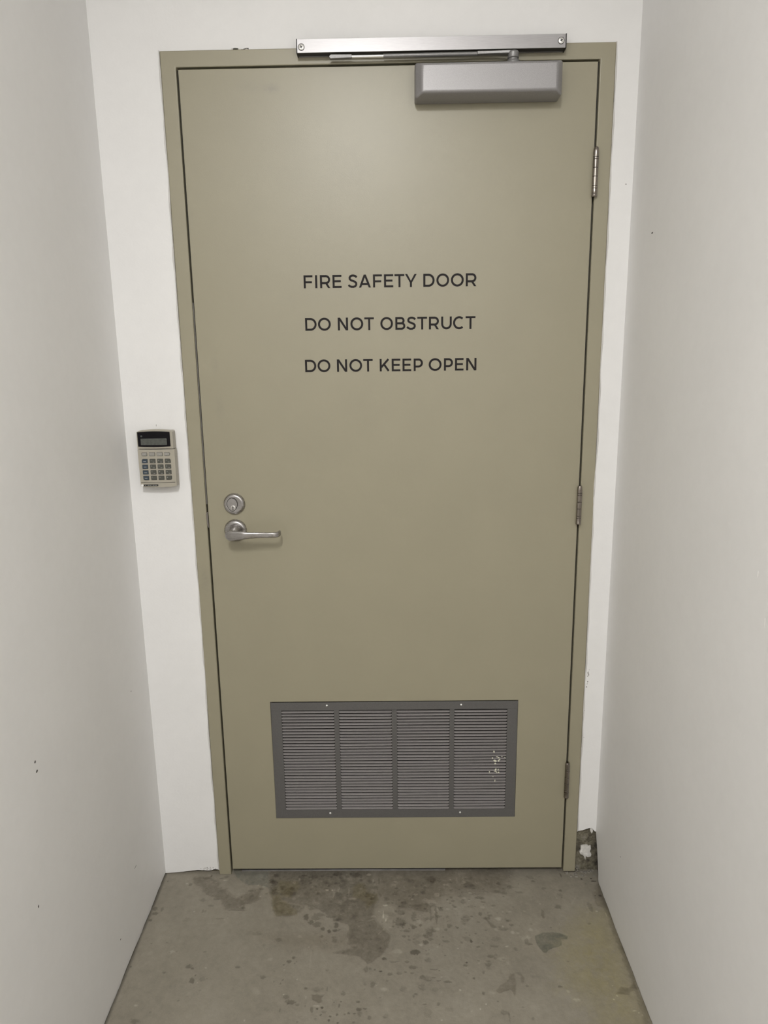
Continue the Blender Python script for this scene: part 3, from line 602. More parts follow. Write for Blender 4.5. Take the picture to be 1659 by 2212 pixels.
# ragged filler flakes by the hole above the frame
bm = bmesh.new()
fs(bm, [(0.134, FZ + 0.0012), (0.138, FZ + 0.0026), (0.1425, FZ + 0.0015), (0.139, FZ - 0.0004), (0.135, FZ)], FY - 0.002, 0.003)
fs(bm, [(0.118, FZ + 0.001), (0.1195, FZ + 0.0035), (0.1225, FZ + 0.0025), (0.1225, FZ - 0.0002), (0.1185, FZ - 0.0002)], FY - 0.0015, 0.003)
fs(bm, [(0.147, FZ - 0.0002), (0.152, FZ + 0.0022), (0.156, FZ + 0.001), (0.1555, FZ - 0.0002)], FY - 0.001, 0.004)
obj('plaster_flake', bm, M['chip'], wf)
# small marks on the walls
bm = bmesh.new()
fl = lambda x, z, rx, rz, t=0.0003: blob(bm, (x, FY - 0.0001, z), (1, 0, 0), (0, 0, 1), (0, -1, 0), rx, rz, t)
fl(-0.1140, 1.2600, 0.0006, 0.0030); fl(0.9961, 1.7884, 0.0015, 0.0013)
for x, z, rx, rz in ((0.9672, 0.5990, .0016, .0045), (0.9690, 0.5945, .0010, .004), (0.9668, 0.5905, .0014, .002), (0.9672, 0.5745, .0015, .002), (0.9662, 0.5688, .0010, .0014),
                     (0.9650, 0.5600, .0015, .002), (0.9628, 0.4925, .0013, .001), (0.9645, 0.4140, .0018, .0005), (0.9700, 0.6085, .0006, .001)):
    fl(x, z, rx, rz)
for i in range(26): fl(-0.0745 + R3.gauss(0, 0.012), 0.0150 + R3.uniform(-0.003, 0.005), R3.uniform(.0008, .0022), R3.uniform(.0004, .0010))
obj('scuff_mark', bm, M['scuff'], wf)
bm = bmesh.new()
def onw(bm, org, ud, nin, u, z, ru, rz):
    blob(bm, Vector(org) + Vector(ud) * u + Vector((0, 0, z)) + Vector(nin) * 0.00005, ud, (0, 0, 1), nin, ru, rz, 0.0003, jag=0.2)
def left_u(y): return (WY - y) / math.cos(0.0241)
for y, z, ru, rz in ((-0.594, 0.7211, .0028, .0026), (-0.592, 0.7016, .0032, .0026), (-0.2013, 0.190, .0080, .0007), (-0.6448, 0.4683, .002, .003), (-0.33, 0.10, .003, .0012), (-0.12, 0.62, .0015, .0015)):
    onw(bm, (XL, WY, 0), udl, -nl, left_u(y), z, ru, rz)
obj('scuff_mark', bm, M['mark'], wl)
bm = bmesh.new()
for y, z, ru, rz in ((-0.1449, 1.6597, .0045, .0018), (-0.20, 0.21, .002, .001)):
    onw(bm, (XR, WY, 0), udr, -nr, (WY - y), z, ru, rz)
obj('scuff_mark', bm, M['mark'], wr)
bm = bmesh.new()
for y, z, ru, rz in ((-0.6995, 1.088, .0012, .006), (-0.7318, 1.024, .0012, .007), (-0.385, 0.012, .006, .006), (-0.30, 0.020, .003, .004), (-0.33, 0.013, .004, .005)):
    onw(bm, (XR, WY, 0), udr, -nr, (WY - y), z, ru, rz)
obj('paint_flake', bm, M['caulk'], wr)
# rest of the corridor
bm = bmesh.new()
box(bm, XL - 0.15, XR + 0.15, YB - 0.1, 0.16, CEIL, CEIL + 0.1)
props(obj('ceiling', bm, M['wall']), 'flat white ceiling of the corridor', 'ceiling', kind='structure')
props(obj('wall_back', bx(XL - 0.15, XR + 0.15, YB - 0.1, YB, -0.01, CEIL), M['wall']), 'plain white wall at the far end of the corridor behind the camera', 'wall', kind='structure')
props(obj('gap_dark_sheet', bx(XL - 0.15, XR + 0.15, 0.30, 0.36, -0.01, CEIL), M['dark']), 'dark sheet added beyond the closed door to darken its gaps', 'wall', kind='structure')  # unseen dark sheet added so the door gaps stay dark

# ------------------------------------------------------------------ door frame
fr = empty('trim_1', (DW / 2, 0.03, 0), 'beige painted steel door frame around the door leaf', 'door frame', kind='structure')
bm = bmesh.new()
oi = [(FX0, 0.0), (FX0, FZ), (FX1, FZ), (FX1, 0.005)]; ii_ = [(-GAP, 0.0), (-GAP, FZ - FT), (DW + GAP, FZ - FT), (DW + GAP, 0.005)]
L_ = [[bm.verts.new((x, y, z)) for x, z in oi] + [bm.verts.new((x, y, z)) for x, z in ii_] for y in (0.0, 0.115)]
for k in range(3):
    for V_ in L_: bm.faces.new((V_[k], V_[k + 1], V_[k + 5], V_[k + 4]))
    for d_ in (0, 4): bm.faces.new((L_[0][k + d_], L_[0][k + 1 + d_], L_[1][k + 1 + d_], L_[1][k + d_]))
for k in (0, 3): bm.faces.new((L_[0][k], L_[0][k + 4], L_[1][k + 4], L_[1][k]))
obj('frame_casing', bm, M['door'], fr, bevel=0.0022, seg=3)
for x0_, x1_, z0_, z1_ in ((-GAP, 0.010, 0.0, FZ - FT), (DW - 0.010, DW + GAP, 0.005, FZ - FT), (0.010, DW - 0.010, FZ - FT - 0.014, FZ - FT)):
    obj('door_stop', bx(x0_, x1_, 0.046, 0.115, z0_, z1_), M['door'], fr)
for b_ in ((-0.0046, -0.0003, 0.016, 0.030, 1.547, FZ - FT - 0.004), (DW + 0.0003, DW + GAP - 0.0001, 0.014, 0.030, 0.02, FZ - FT - 0.004), (-0.0046, DW + GAP - 0.0001, 0.014, 0.030, FZ - FT - 0.0044, FZ - FT - 0.0001),
           (-0.0046, -0.0003, 0.026, 0.040, 0.02, 1.547)):
    obj('gap_shade_strip', bx(*b_), M['black'], fr)  # black strips added to darken the gaps round the leaf
bm = bmesh.new(); box(bm, -0.00475, -0.0022, 0.005, 0.024, 1.062, 1.546)
props(obj('door_seal', bm, M['seal'], fr), 'grey seal strip in the latch side gap')
bm = bmesh.new()
pts = [(-0.0058, 1.0385), (-0.0035, 1.0425), (-0.001, 1.0431), (-0.0005, 1.0030), (-0.0025, 1.0035), (-0.0042, 1.0075)]
slab(bm, pts, (0, -0.0012, 0), (1, 0, 0), (0, 1, 0), 0.0015)
fsb = obj('strike_plate', bm, M['strike'], fr, bevel=0.0004, seg=1)
props(fsb, 'dull brown metal strike plate lip at the latch')
bm = bmesh.new(); cyl(bm, (-0.0030, -0.0012, 1.0052), (0, -1, 0), 0.0013, 0.0006, 10)
obj('screw', bm, M['slot'], fsb)
th = props(obj('trim_2', bx(0.022, 0.597, 0.013, 0.034, -0.001, 0.0035), M['sill'], bevel=0.0006, seg=1), 'thin worn metal threshold strip under the door leaf', 'threshold', kind='structure')

# ------------------------------------------------------------------ door
door = empty('door_1', (DW, 0.02, GB), 'large beige painted fire door with printed warning and grey vent grille', 'door', kind='structure')
Z0, Z1 = GB, GB + DH
VX0, VX1, VZ0, VZ1 = 0.1302, 0.7856, 0.1797, 0.5258       # cut-out for the grille
bm = bmesh.new()
xs = [0, VX0, VX1, DW]; zs = [Z0, VZ0, VZ1, Z1]; T = 0.040
F = [[bm.verts.new((x, 0, z)) for z in zs] for x in xs]
B = [[bm.verts.new((x, T, z)) for z in (Z0, Z1)] for x in (0, DW)]
for i in range(3):
    for j in range(3):
        if i == 1 and j == 1: continue
        bm.faces.new((F[i][j], F[i + 1][j], F[i + 1][j + 1], F[i][j + 1]))
bm.faces.new((B[0][0], B[0][1], B[1][1], B[1][0]))
bm.faces.new([F[i][0] for i in range(4)] + [B[1][0], B[0][0]])
bm.faces.new([F[i][3] for i in range(4)] + [B[1][1], B[0][1]])
bm.faces.new([F[0][j] for j in range(4)] + [B[0][1], B[0][0]])
bm.faces.new([F[3][j] for j in range(4)] + [B[1][1], B[1][0]])
I = [bm.verts.new((x, 0.026, z)) for x, z in ((VX0, VZ0), (VX1, VZ0), (VX1, VZ1), (VX0, VZ1))]
K = [F[1][1], F[2][1], F[2][2], F[1][2]]
for k in range(4): bm.faces.new((K[k], K[(k + 1) % 4], I[(k + 1) % 4], I[k]))
bf = bm.faces.new(I[::-1]); bf.material_index = 1  # recess back painted dark for the shade behind the slats
leaf = obj('door_leaf', bm, [M['door'], M['dark']], door, bevel=0.0012, seg=2)

# --- lettering
SW = 0.164
KL = [0]
def para(bm, y, bl, br, tl, tr, zb, zt):
    KL[0] += 1; o = -(KL[0] % 6) * 0.0016
    a = [bm.verts.new(p) for p in ((bl, o, zb), (br, o, zb), (tr, o, zt), (tl, o, zt))]
    bm.faces.new(a)
def ribbon(bm, pts, w=SW, closed=False):
    n = len(pts); L, Rr = [], []; KL[0] += 1; o = -(KL[0] % 6) * 0.0016
    for i in range(n):
        if closed: a, b = pts[i - 1], pts[(i + 1) % n]
        else: a, b = pts[max(0, i - 1)], pts[min(n - 1, i + 1)]
        d = Vector((b[0] - a[0], b[1] - a[1]))
        if 0 < i < n - 1 or closed:
            p = pts[i]
            d1 = Vector((p[0] - a[0], p[1] - a[1])).normalized(); d2 = Vector((b[0] - p[0], b[1] - p[1])).normalized()
            d = d1 + d2; k = max(0.5, d.normalized().dot(d1))
        else: k = 1
        d.normalize(); nx, ny = -d.y * w / 2 / k, d.x * w / 2 / k
        L.append(bm.verts.new((pts[i][0] + nx, o, pts[i][1] + ny))); Rr.append(bm.verts.new((pts[i][0] - nx, o, pts[i][1] - ny)))
    for i in range(n if closed else n - 1):
        j = (i + 1) % n
        bm.faces.new((L[i], L[j], Rr[j], Rr[i]))
def arc(cx, cz, rx, rz, a0, a1, n=20):
    return [(cx + rx * math.cos(math.radians(a0 + (a1 - a0) * i / n)), cz + rz * math.sin(math.radians(a0 + (a1 - a0) * i / n))) for i in range(n + 1)]
def bowl(bm, x, W, zb, zt):
    h = SW / 2; rz = (zt - zb - SW) / 2; cz = (zb + zt) / 2; rx = min(rz, W - h - x)
    ribbon(bm, [(x, zt - h), (W - h - rx, zt - h)] + arc(W - h - rx, cz, rx, rz, 90, -90, 16)[1:-1] + [(W - h - rx, zb + h), (x, zb + h)])
def glyph(bm, ch, W):
    h = SW / 2; hb = SW * 0.93
    st = lambda x=0: para(bm, 0, x, x + SW, x, x + SW, 0, 1)
    bar = lambda z, x0, x1: para(bm, 0, x0, x1, x0, x1, z - hb / 2, z + hb / 2)
    if ch == 'I': st((W - SW) / 2)
    elif ch in 'FE':
        st(); bar(1 - hb / 2, 0, W)
        if ch == 'F': bar(0.47, 0, W * 0.92)
        else: bar(0.515, 0, W * 0.92); bar(hb / 2, 0, W)
    elif ch == 'T': bar(1 - hb / 2, 0, W); st((W - SW) / 2)
    elif ch == 'N':
        st(); st(W - SW); para(bm, 0, W - SW * 1.15, W, 0, SW * 1.15, 0, 1)
    elif ch == 'A':
        para(bm, 0, 0, SW * 1.08, W / 2 - SW * 0.52, W / 2 + SW * 0.52, 0, 1)
        para(bm, 0, W - SW * 1.08, W, W / 2 - SW * 0.52, W / 2 + SW * 0.52, 0, 1)
        bar(0.28, W * 0.17, W * 0.83)
    elif ch == 'Y':
        c = W / 2; para(bm, 0, c - h, c + h, c - h, c + h, 0, 0.40)
        para(bm, 0, c - h, c + h, 0, SW * 1.08, 0.34, 1); para(bm, 0, c - h, c + h, W - SW * 1.08, W, 0.34, 1)
    elif ch == 'K':
        st(); para(bm, 0, SW * 0.9, SW * 1.9, W - SW * 1.25, W - 0.02, 0.30, 1) if False else None
        ribbon(bm, [(SW * 0.8, 0.33), (W - 0.09, 1.0 - 0.02)]); ribbon(bm, [(W * 0.42, 0.58), (W - 0.08, 0.03)])
    elif ch == 'D': st(); bowl2 = arc(W - h - 0.421, 0.5, 0.421, 0.421, 90, -90, 20); ribbon(bm, [(h, 1 - h), (W - h - 0.421, 1 - h)] + bowl2[1:-1] + [(W - h - 0.421, h), (h, h)])
    elif ch == 'O': ribbon(bm, arc(W / 2, 0.5, W / 2 - h, 0.5 - h + 0.012, 0, 360, 36)[:-1], closed=True)
    elif ch == 'C': ribbon(bm, arc(W * 0.54, 0.5, W * 0.54 - h, 0.5 - h + 0.012, 48, 312, 28))
    elif ch == 'P': st(); bowl(bm, h, W, 0.28, 1)
    elif ch == 'R': st(); bowl(bm, h, W, 0.30, 1); para(bm, 0, W - SW * 1.12, W, W * 0.50, W * 0.50 + SW * 1.1, 0, 0.36)
    elif ch == 'B': st(); bowl(bm, h, W * 0.93, 0.48 - h + 0.03, 1); bowl(bm, h, W, 0, 0.48 + h + 0.03)
    elif ch == 'U': ribbon(bm, [(h, 1), (h, 0.42)] + arc(W / 2, 0.42, W / 2 - h, 0.42 - h + 0.01, 180, 360, 18)[1:-1] + [(W - h, 0.42), (W - h, 1)])
    elif ch == 'S':
        P = [(0.93, 0.80), (0.80, 0.89), (0.62, 0.935), (0.44, 0.935), (0.27, 0.88), (0.19, 0.77), (0.21, 0.66), (0.34, 0.575), (0.55, 0.52),
             (0.75, 0.455), (0.865, 0.36), (0.87, 0.235), (0.77, 0.12), (0.58, 0.068), (0.38, 0.068), (0.20, 0.12), (0.055, 0.215)]
        ribbon(bm, [(x * W, z) for x, z in P])
LINES = [
    ([('F', 98, 173), ('I', 193, 213), ('R', 235, 320), ('E', 340, 415), ('S', 468, 548), ('A', 560, 660), ('F', 678, 753), ('E', 770, 847), ('T', 858, 940), ('Y', 946, 1043), ('D', 1098, 1192), ('O', 1207, 1313), ('O', 1328, 1435), ('R', 1452, 1540)],
     98, 0.2595, 0.00027836, 1.5737, 0.0289, -0.0030, 'dark printed words FIRE SAFETY DOOR across the upper door'),
    ([('D', 112, 207), ('O', 219, 326), ('N', 385, 470), ('O', 490, 597), ('T', 607, 687), ('O', 740, 845), ('B', 865, 948), ('S', 958, 1037), ('T', 1048, 1130), ('R', 1145, 1228), ('U', 1247, 1335), ('C', 1346, 1440), ('T', 1450, 1532)],
     112, 0.2595, 0.00028204, 1.4778, 0.0290, -0.0038, 'dark printed words DO NOT OBSTRUCT below the first line'),
    ([('D', 112, 205), ('O', 216, 323), ('N', 378, 463), ('O', 482, 588), ('T', 598, 677), ('K', 735, 817), ('E', 835, 907), ('E', 925, 997), ('P', 1018, 1095), ('O', 1143, 1250), ('P', 1270, 1345), ('E', 1362, 1433), ('N', 1455, 1540)],
     112, 0.2557, 0.0002857, 1.3820, 0.0290, -0.0032, 'dark printed words DO NOT KEEP OPEN, lowest of the three lines')]
for chars, p0, x0_, s, zb, hgt, slope, lab in LINES:
    bm = bmesh.new()
    for ch, a, b in chars:
        g = bmesh.new(); xa = x0_ + (a - p0) * s; xb = x0_ + (b - p0) * s
        glyph(g, ch, (xb - xa) / hgt)
        g.verts.index_update()
        vm = [bm.verts.new((xa + v.co.x * hgt, -0.0003 + v.co.y * hgt, zb + v.co.z * hgt + (xa + v.co.x * hgt - x0_) * slope)) for v in g.verts]
        bk = [bm.verts.new((v.co.x, 0.0001, v.co.z)) for v in vm]
        for f in g.faces:
            ii = [v.index for v in f.verts]
            bm.faces.new([vm[i] for i in ii])
        for e in g.edges:
            if len(e.link_faces) == 1:
                i, j = e.verts[0].index, e.verts[1].index
                bm.faces.new((vm[i], vm[j], bk[j], bk[i]))
        g.free()
    props(obj('lettering', bm, M['ink'], door), lab)

# --- vent grille
vg_bm = bmesh.new()
GX0, GX1, GZ0, GZ1 = 0.1308, 0.7846, 0.1803, 0.5245
cols = [(0.1585, 0.2985), (0.3117, 0.4517), (0.4652, 0.6052), (0.6178, 0.7578)]
OZ0, OZ1 = 0.2058, 0.5020
xs = [GX0] + [v for c in cols for v in c] + [GX1]
yf, yk = -0.0016, 0.0006
for a, b in zip(xs[::2], xs[1::2]): box(vg_bm, a, b, yf, yk, OZ0, OZ1)
box(vg_bm, GX0, GX1, yf, yk, GZ0, OZ0); box(vg_bm, GX0, GX1, yf, yk, OZ1, GZ1)
for a, b in ((GX0, GX0 + 0.0008), (GX1 - 0.0008, GX1)): box(vg_bm, a, b, yf, 0.010, GZ0, GZ1)
bmesh.ops.remove_doubles(vg_bm, verts=vg_bm.verts, dist=1e-5)
vent = obj('vent_grille', vg_bm, M['grille'], door, bevel=0.0005, seg=2)
props(vent, 'grey metal louvred vent grille with four slatted columns')
NS = 34; pitch = (OZ1 - OZ0) / NS; SWD = 0.1400
bm = bmesh.new()
st = [(-0.0006, 0.0), (0.0022, 1.0), (SWD - 0.0022, 1.0), (SWD + 0.0006, 0.0)]
rows = []
for x, k in st:
    prof = [(0.0046, -pitch * 0.06), (0.0044, pitch * 0.01), (0.0002, -pitch * 0.20), (-0.0010, -pitch * 0.265), (-0.0013, -pitch * 0.33), (-0.0006, -pitch * 0.385)]
    rows.append([bm.verts.new((x, yf + (y if k else 0.0012 + max(y, 0) * 0.3), z)) for y, z in prof])
for a, b in zip(rows, rows[1:]):
    for i in range(6): bm.faces.new((a[i], a[(i + 1) % 6], b[(i + 1) % 6], b[i]))
slat_src = None
for c0, c1 in cols:
    for k in range(NS):
        zc = OZ1 - pitch * (k + 0.5)
        if slat_src is None:
            o = obj('slat', bm, M['grille_slat'], vent, smooth=True, angle=25); slat_src = o
        else:
            o = slat_src.copy(); COL.objects.link(o); o.parent = vent
        o.location = (c0, 0, zc)
for x, z in ((0.2802, 0.5156), (0.6355, 0.5151), (0.2798, 0.1943), (0.6355, 0.1944)):
    bm = bmesh.new(); lathe(bm, (x, yf - 0.0002, z), (0, -1, 0), [(0.0030, 0), (0.0030, 0.0003), (0.0021, 0.0012), (0.0010, 0.0018), (0, 0.0020)], 16)
    obj('rivet', bm, M['bright'], vent, smooth=True, angle=60)
bm = bmesh.new()
chips = [(0.7247, 0.3775, 2.2, 2.6), (0.721, 0.3589, 1.6, 2.2), (0.733, 0.3620, 2.6, 1.0), (0.7375, 0.3600, 2.6, 1.6), (0.7398, 0.3538, 2.0, 3.0), (0.7375, 0.3500, 1.8, 2.2), (0.7270, 0.3505, 3.4, 2.6), (0.7300, 0.3495, 2.8, 2.2),
         (0.7288, 0.3425, 2.6, 2.0), (0.7303, 0.3240, 2.6, 3.4), (0.7285, 0.3190, 3.4, 1.2), (0.7325, 0.3165, 2.2, 1.6), (0.7383, 0.3160, 2.4, 2.0), (0.7370, 0.3240, 1.6, 2.2), (0.7134, 0.3169, 1.6, 2.4), (0.7234, 0.3030, 2.2, 1.8),
         (0.7286, 0.2905, 1.6, 2.8), (0.7460, 0.3630, 2.4, 0.7), (0.7540, 0.3600, 1.6, 1.0)]
for x, z, rx, rz in chips:
    blob(bm, (x, -0.0020, z), (1, 0, 0), (0, 0, 1), (0, -1, 0), rx / 1000, rz / 1000, 0.0004, 9, 0.4)
    blob(bm, (x, -0.0012, z), (1, 0, 0), (0, 0, 1), (0, -1, 0), rx / 1000, rz / 1000 * .8, 0.0009, 9, 0.3)
props(obj('paint_splashes', bm, plain('cream_paint_splash', (0.66, 0.64, 0.52), 0.6), vent), 'cream paint flecks on the right hand slats', kind='stuff')

# --- deadlock
lock = empty('deadlock', (0.0672, 0, 1.0635)); lock.parent = door; lock.matrix_parent_inverse = Matrix.Translation(door.location).inverted()
props(lock, 'round satin metal deadlock with a key cylinder above the lever')
def sub(name, bm, mat, par, **k):
    o = obj(name, bm, mat, None, **k); o.parent = par
    o.matrix_parent_inverse = (Matrix.Translation(door.location) @ par.matrix_parent_inverse @ Matrix.Translation(par.location)).inverted() if par.parent else Matrix.Translation(par.location).inverted()
    return o
bm = bmesh.new(); lathe(bm, (0.0672, 0.0, 1.0635), (0, -1, 0), [(0.0268, 0), (0.0268, 0.0015), (0.0262, 0.0045), (0.0235, 0.0085), (0.0205, 0.0098), (0.0180, 0.0094), (0, 0.0094)], 56)
sub('escutcheon', bm, M['steel'], lock, smooth=True, angle=40)
def oval(cx, cz, w, hh, n=24, egg=0.0):
    o = []
    for i in range(n * 2):
        k = 2 * math.pi * i / (n * 2); c, s_ = math.cos(k), math.sin(k)
        o.append((cx + w / 2 * c * (1 - egg * (s_ < 0) * abs(s_)), cz + hh / 2 * s_))
    return o
def plate(pts, y0, y1):
    bm = bmesh.new(); slab(bm, pts, (0, y0, 0), (1, 0, 0), (0, 1, 0), y1 - y0); return bm
sub('cylinder_rim', plate(oval(0.0636, 1.0630, 0.0282, 0.0352, egg=0.30), -0.0100, -0.0088), M['slot'], lock)
sub('lock_cylinder', plate(oval(0.0636, 1.0632, 0.0248, 0.0316, egg=0.30), -0.0118, -0.0088), M['steel'], lock, bevel=0.0006, seg=2)
bm = bmesh.new(); lathe(bm, (0.0656, -0.0116, 1.0550), (0, -1, 0), [(0.0064, 0), (0.0064, 0.0008), (0.0058, 0.0012), (0, 0.0012)], 28)
sub('key_plug', bm, M['plug'], lock, smooth=True, angle=40)
bm = bmesh.new(); slab(bm, [(0.0645, 1.0500), (0.0663, 1.0500), (0.0661, 1.0542), (0.0670, 1.0558), (0.0664, 1.0596), (0.0648, 1.0596), (0.0644, 1.0558), (0.0649, 1.0542)], (0, -0.0135, 0), (1, 0, 0), (0, 1, 0), 0.001)
sub('keyhole', bm, M['black'], lock)

# --- lever handle
lev = empty('lever_handle', (0.066, 0, 0.996)); lev.parent = door; lev.matrix_parent_inverse = Matrix.Translation(door.location).inverted()
props(lev, 'satin metal lever handle on a round rose pointing right')
bm = bmesh.new(); lathe(bm, (0.0662, 0.0, 0.9958), (0, -1, 0), [(0.0282, 0), (0.0282, 0.0015), (0.0276, 0.0045), (0.0245, 0.0085), (0.0215, 0.0098), (0.0178, 0.0098), (0.0172, 0.0090), (0.0166, 0.0090), (0.0160, 0.0105), (0, 0.0105)], 56)
sub('rose', bm, M['steel'], lev, smooth=True, angle=40)
bm = bmesh.new()
lathe(bm, (0.0665, -0.010, 0.9975), (0, -1, 0), [(0.0145, 0), (0.0135, 0.004), (0.0108, 0.012), (0.0100, 0.024), (0.0104, 0.036), (0.0100, 0.046), (0.0, 0.047)], 32)
# blade: rounded section swept along a path in plan
path = [(0.0512, -0.0488, 0.0050, 0.0020), (0.0524, -0.0500, 0.0118, 0.0045), (0.0548, -0.0514, 0.0172, 0.0064), (0.0588, -0.0530, 0.0218, 0.0080), (0.0650, -0.0548, 0.0250, 0.0092), (0.0740, -0.0562, 0.0240, 0.0092), (0.0840, -0.0577, 0.0222, 0.0084),
        (0.0930, -0.0596, 0.0203, 0.0076), (0.1000, -0.0605, 0.0182, 0.0070), (0.1070, -0.0598, 0.0165, 0.0066), (0.1150, -0.0582, 0.0154, 0.0064), (0.1280, -0.0568, 0.0143, 0.0062), (0.1430, -0.0565, 0.0135, 0.0062),
        (0.1560, -0.0570, 0.0130, 0.0062), (0.1660, -0.0575, 0.0128, 0.0063), (0.1730, -0.0564, 0.0128, 0.0065), (0.1785, -0.0530, 0.0130, 0.0067), (0.1815, -0.0480, 0.0132, 0.0068), (0.1825, -0.0420, 0.0132, 0.0066), (0.1825, -0.0350, 0.0128, 0.0062), (0.1822, -0.0310, 0.0110, 0.0045)]
def section(hh, tt, n=20, e=3.2):
    o = []
    for i in range(n):
        k = 2 * math.pi * i / n; c, s_ = math.cos(k), math.sin(k)
        o.append((math.copysign(abs(c) ** (2 / e), c) * tt / 2, math.copysign(abs(s_) ** (2 / e), s_) * hh / 2))
    return o
prev = None
for i, (x, y, hh, tt) in enumerate(path):
    a = path[max(0, i - 1)]; b = path[min(len(path) - 1, i + 1)]
    d = Vector((b[0] - a[0], b[1] - a[1], 0)).normalized(); nrm = Vector((-d.y, d.x, 0))
    zc = 0.9962 - (0.0012 if x < 0.09 else 0.0) * (1 - abs(x - 0.064) / 0.03 if abs(x - 0.064) < 0.03 else 0) * 1.5
    ring = [bm.verts.new(Vector((x, y, zc + v)) + nrm * u) for u, v in section(hh, tt)]
    if prev:
        for k in range(len(ring)): bm.faces.new((prev[k], prev[(k + 1) % len(ring)], ring[(k + 1) % len(ring)], ring[k]))
    else: bm.faces.new(ring[::-1])
    prev = ring
bm.faces.new(prev)
sub('lever', bm, M['steel'], lev, smooth=True, angle=50)

# --- hinges
def hinge(x, z0, z1, tip):
    h_ = empty('hinge', (x, 0, z0)); h_.parent = door; h_.matrix_parent_inverse = Matrix.Translation(door.location).inverted()
    L = z1 - z0; yc = -0.0072; r = 0.0064
    cuts = [0, 0.17, 0.225, 0.41, 0.585, 0.755, 0.80, 1.0]
    if tip == 0: cuts = [0, 0.17, 0.225, 0.415, 0.585, 0.765, 0.815, 1.0]
    for a, b in zip(cuts, cuts[1:]):
        bm = bmesh.new(); g = 0.0004
        za, zb_ = z0 + a * L + g, z0 + b * L - g
        if b == 1.0: prof = [(r, za), (r, zb_ - 0.010), (r * 0.93, zb_ - 0.004), (r * 0.72, zb_), (0, zb_ + 0.0003)]
        elif a == 0: prof = [(0, za - 0.0006), (r * 0.8, za - 0.0004), (r * 1.04, za + 0.0016), (r * 1.04, za + 0.004), (r, za + 0.0045), (r, zb_)]
        else: prof = [(r - 0.0003, za), (r, za + 0.0003), (r, zb_ - 0.0003), (r - 0.0003, zb_)]
        prof = [(p, q_ - z0) for p, q_ in prof]
        if b != 1.0: prof.append((0, zb_ - z0))
        if a != 0: prof.insert(0, (0, za - z0))
        lathe(bm, (x, yc, z0), (0, 0, 1), prof, 28)
        sub('knuckle', bm, M['hinge'], h_, smooth=True, angle=40)
    bm = bmesh.new(); cyl(bm, (x, yc, z0 + 0.002), (0, 0, 1), r * 0.82, L - 0.004, 20)
    sub('hinge_pin', bm, M['slot'], h_)
    sub('hinge_leaf', bx(DW + 0.0006, DW + 0.0022, -0.0045, 0.030, z0 + 0.002, z1 - 0.003), M['hinge'], h_)
    return h_
hinge(0.9225, 1.7600, 1.8640, 1)
hinge(0.9205, 1.0020, 1.1000, 0)
hinge(0.9215, 0.2410, 0.3480, 0)

# ------------------------------------------------------------------ door closer
dc = empty('door_closer', (0.676, -0.03, 1.958), 'silver surface door closer with arm and slide track above the beige door', 'door closer')
bm = bmesh.new()
X0, X1, Zb, Zt = 0.5190, 0.8345, 1.9580, 2.0262
r1 = [(X0, 0, Zb), (X1, 0, Zb), (X1, 0, Zt), (X0, 0, Zt)]
r2 = [(X0, -0.040, Zb), (X1, -0.040, Zb), (X1, -0.040, Zt), (X0, -0.040, Zt)]
r3 = [(X0 + 0.0150, -0.0565, Zb + 0.0065), (X1 - 0.0130, -0.0565, Zb + 0.0065), (X1 - 0.0130, -0.0565, Zt - 0.0062), (X0 + 0.0150, -0.0565, Zt - 0.0062)]
V = [[bm.verts.new(p) for p in r] for r in (r1, r2, r3)]
for a, b in zip(V, V[1:]):
    for i in range(4): bm.faces.new((a[i], a[(i + 1) % 4], b[(i + 1) % 4], b[i]))
bm.faces.new(V[0][::-1]); bm.faces.new(V[2])
obj('closer_body', bm, M['silver'], dc, bevel=0.0042, seg=4)
PX, PY = 0.7305, -0.026
bm = bmesh.new(); lathe(bm, (PX, PY, 2.0250), (0, 0, 1), [(0.0152, 0), (0.0152, 0.0045), (0.0143, 0.0062), (0.0110, 0.0066), (0.0105, 0.0108), (0, 0.0108)], 32)
obj('pinion_cap', bm, M['arm'], dc, smooth=True, angle=40)
bm = bmesh.new()
lathe(bm, (PX, PY, 2.0358), (0, 0, 1), [(0, 0), (0.0115, 0), (0.0122, 0.0015), (0.0122, 0.0120), (0.0100, 0.0145), (0, 0.0148)], 32)
# flat forged part running from the hub to the tube
AY = -0.020
pa = [(0.6535, AY - 0.0055, 2.0465, 2.0534), (0.69, AY - 0.0068, 2.0470, 2.0530), (PX, PY - 0.0095, 2.0440, 2.0505)]
pb = [(0.6535, AY + 0.0055), (0.69, AY + 0.0058), (PX, PY + 0.0095)]
fr_ = []
for (x, y, zb, zt), (x2, y2) in zip(pa, pb):
    fr_.append([bm.verts.new(p) for p in ((x, y, zb), (x, y2, zb), (x, y2, zt), (x, y, zt))])
for a, b in zip(fr_, fr_[1:]):
    for i in range(4): bm.faces.new((a[i], a[(i + 1) % 4], b[(i + 1) % 4], b[i]))
bm.faces.new(fr_[0][::-1]); bm.faces.new(fr_[2])
obj('main_arm', bm, M['arm'], dc, bevel=0.0012, seg=2)
bm = bmesh.new(); cyl(bm, (0.4520, AY, 2.0489), (1, 0, 0.004), 0.0042, 0.2030, 24)
obj('arm_tube', bm, M['arm'], dc, smooth=True, angle=50)
bm = bmesh.new(); cyl(bm, (0.3800, AY, 2.0487), (1, 0, 0), 0.0030, 0.0735, 20)
obj('arm_rod', bm, M['bright'], dc, smooth=True, angle=50)
bm = bmesh.new()
slab(bm, [(0.3372, 2.0440), (0.3352, 2.0470), (0.3356, 2.0500), (0.3385, 2.0522), (0.3835, 2.0516), (0.3840, 2.0462), (0.3830, 2.0452)], (0, AY - 0.005, 0), (1, 0, 0), (0, 1, 0), 0.010)
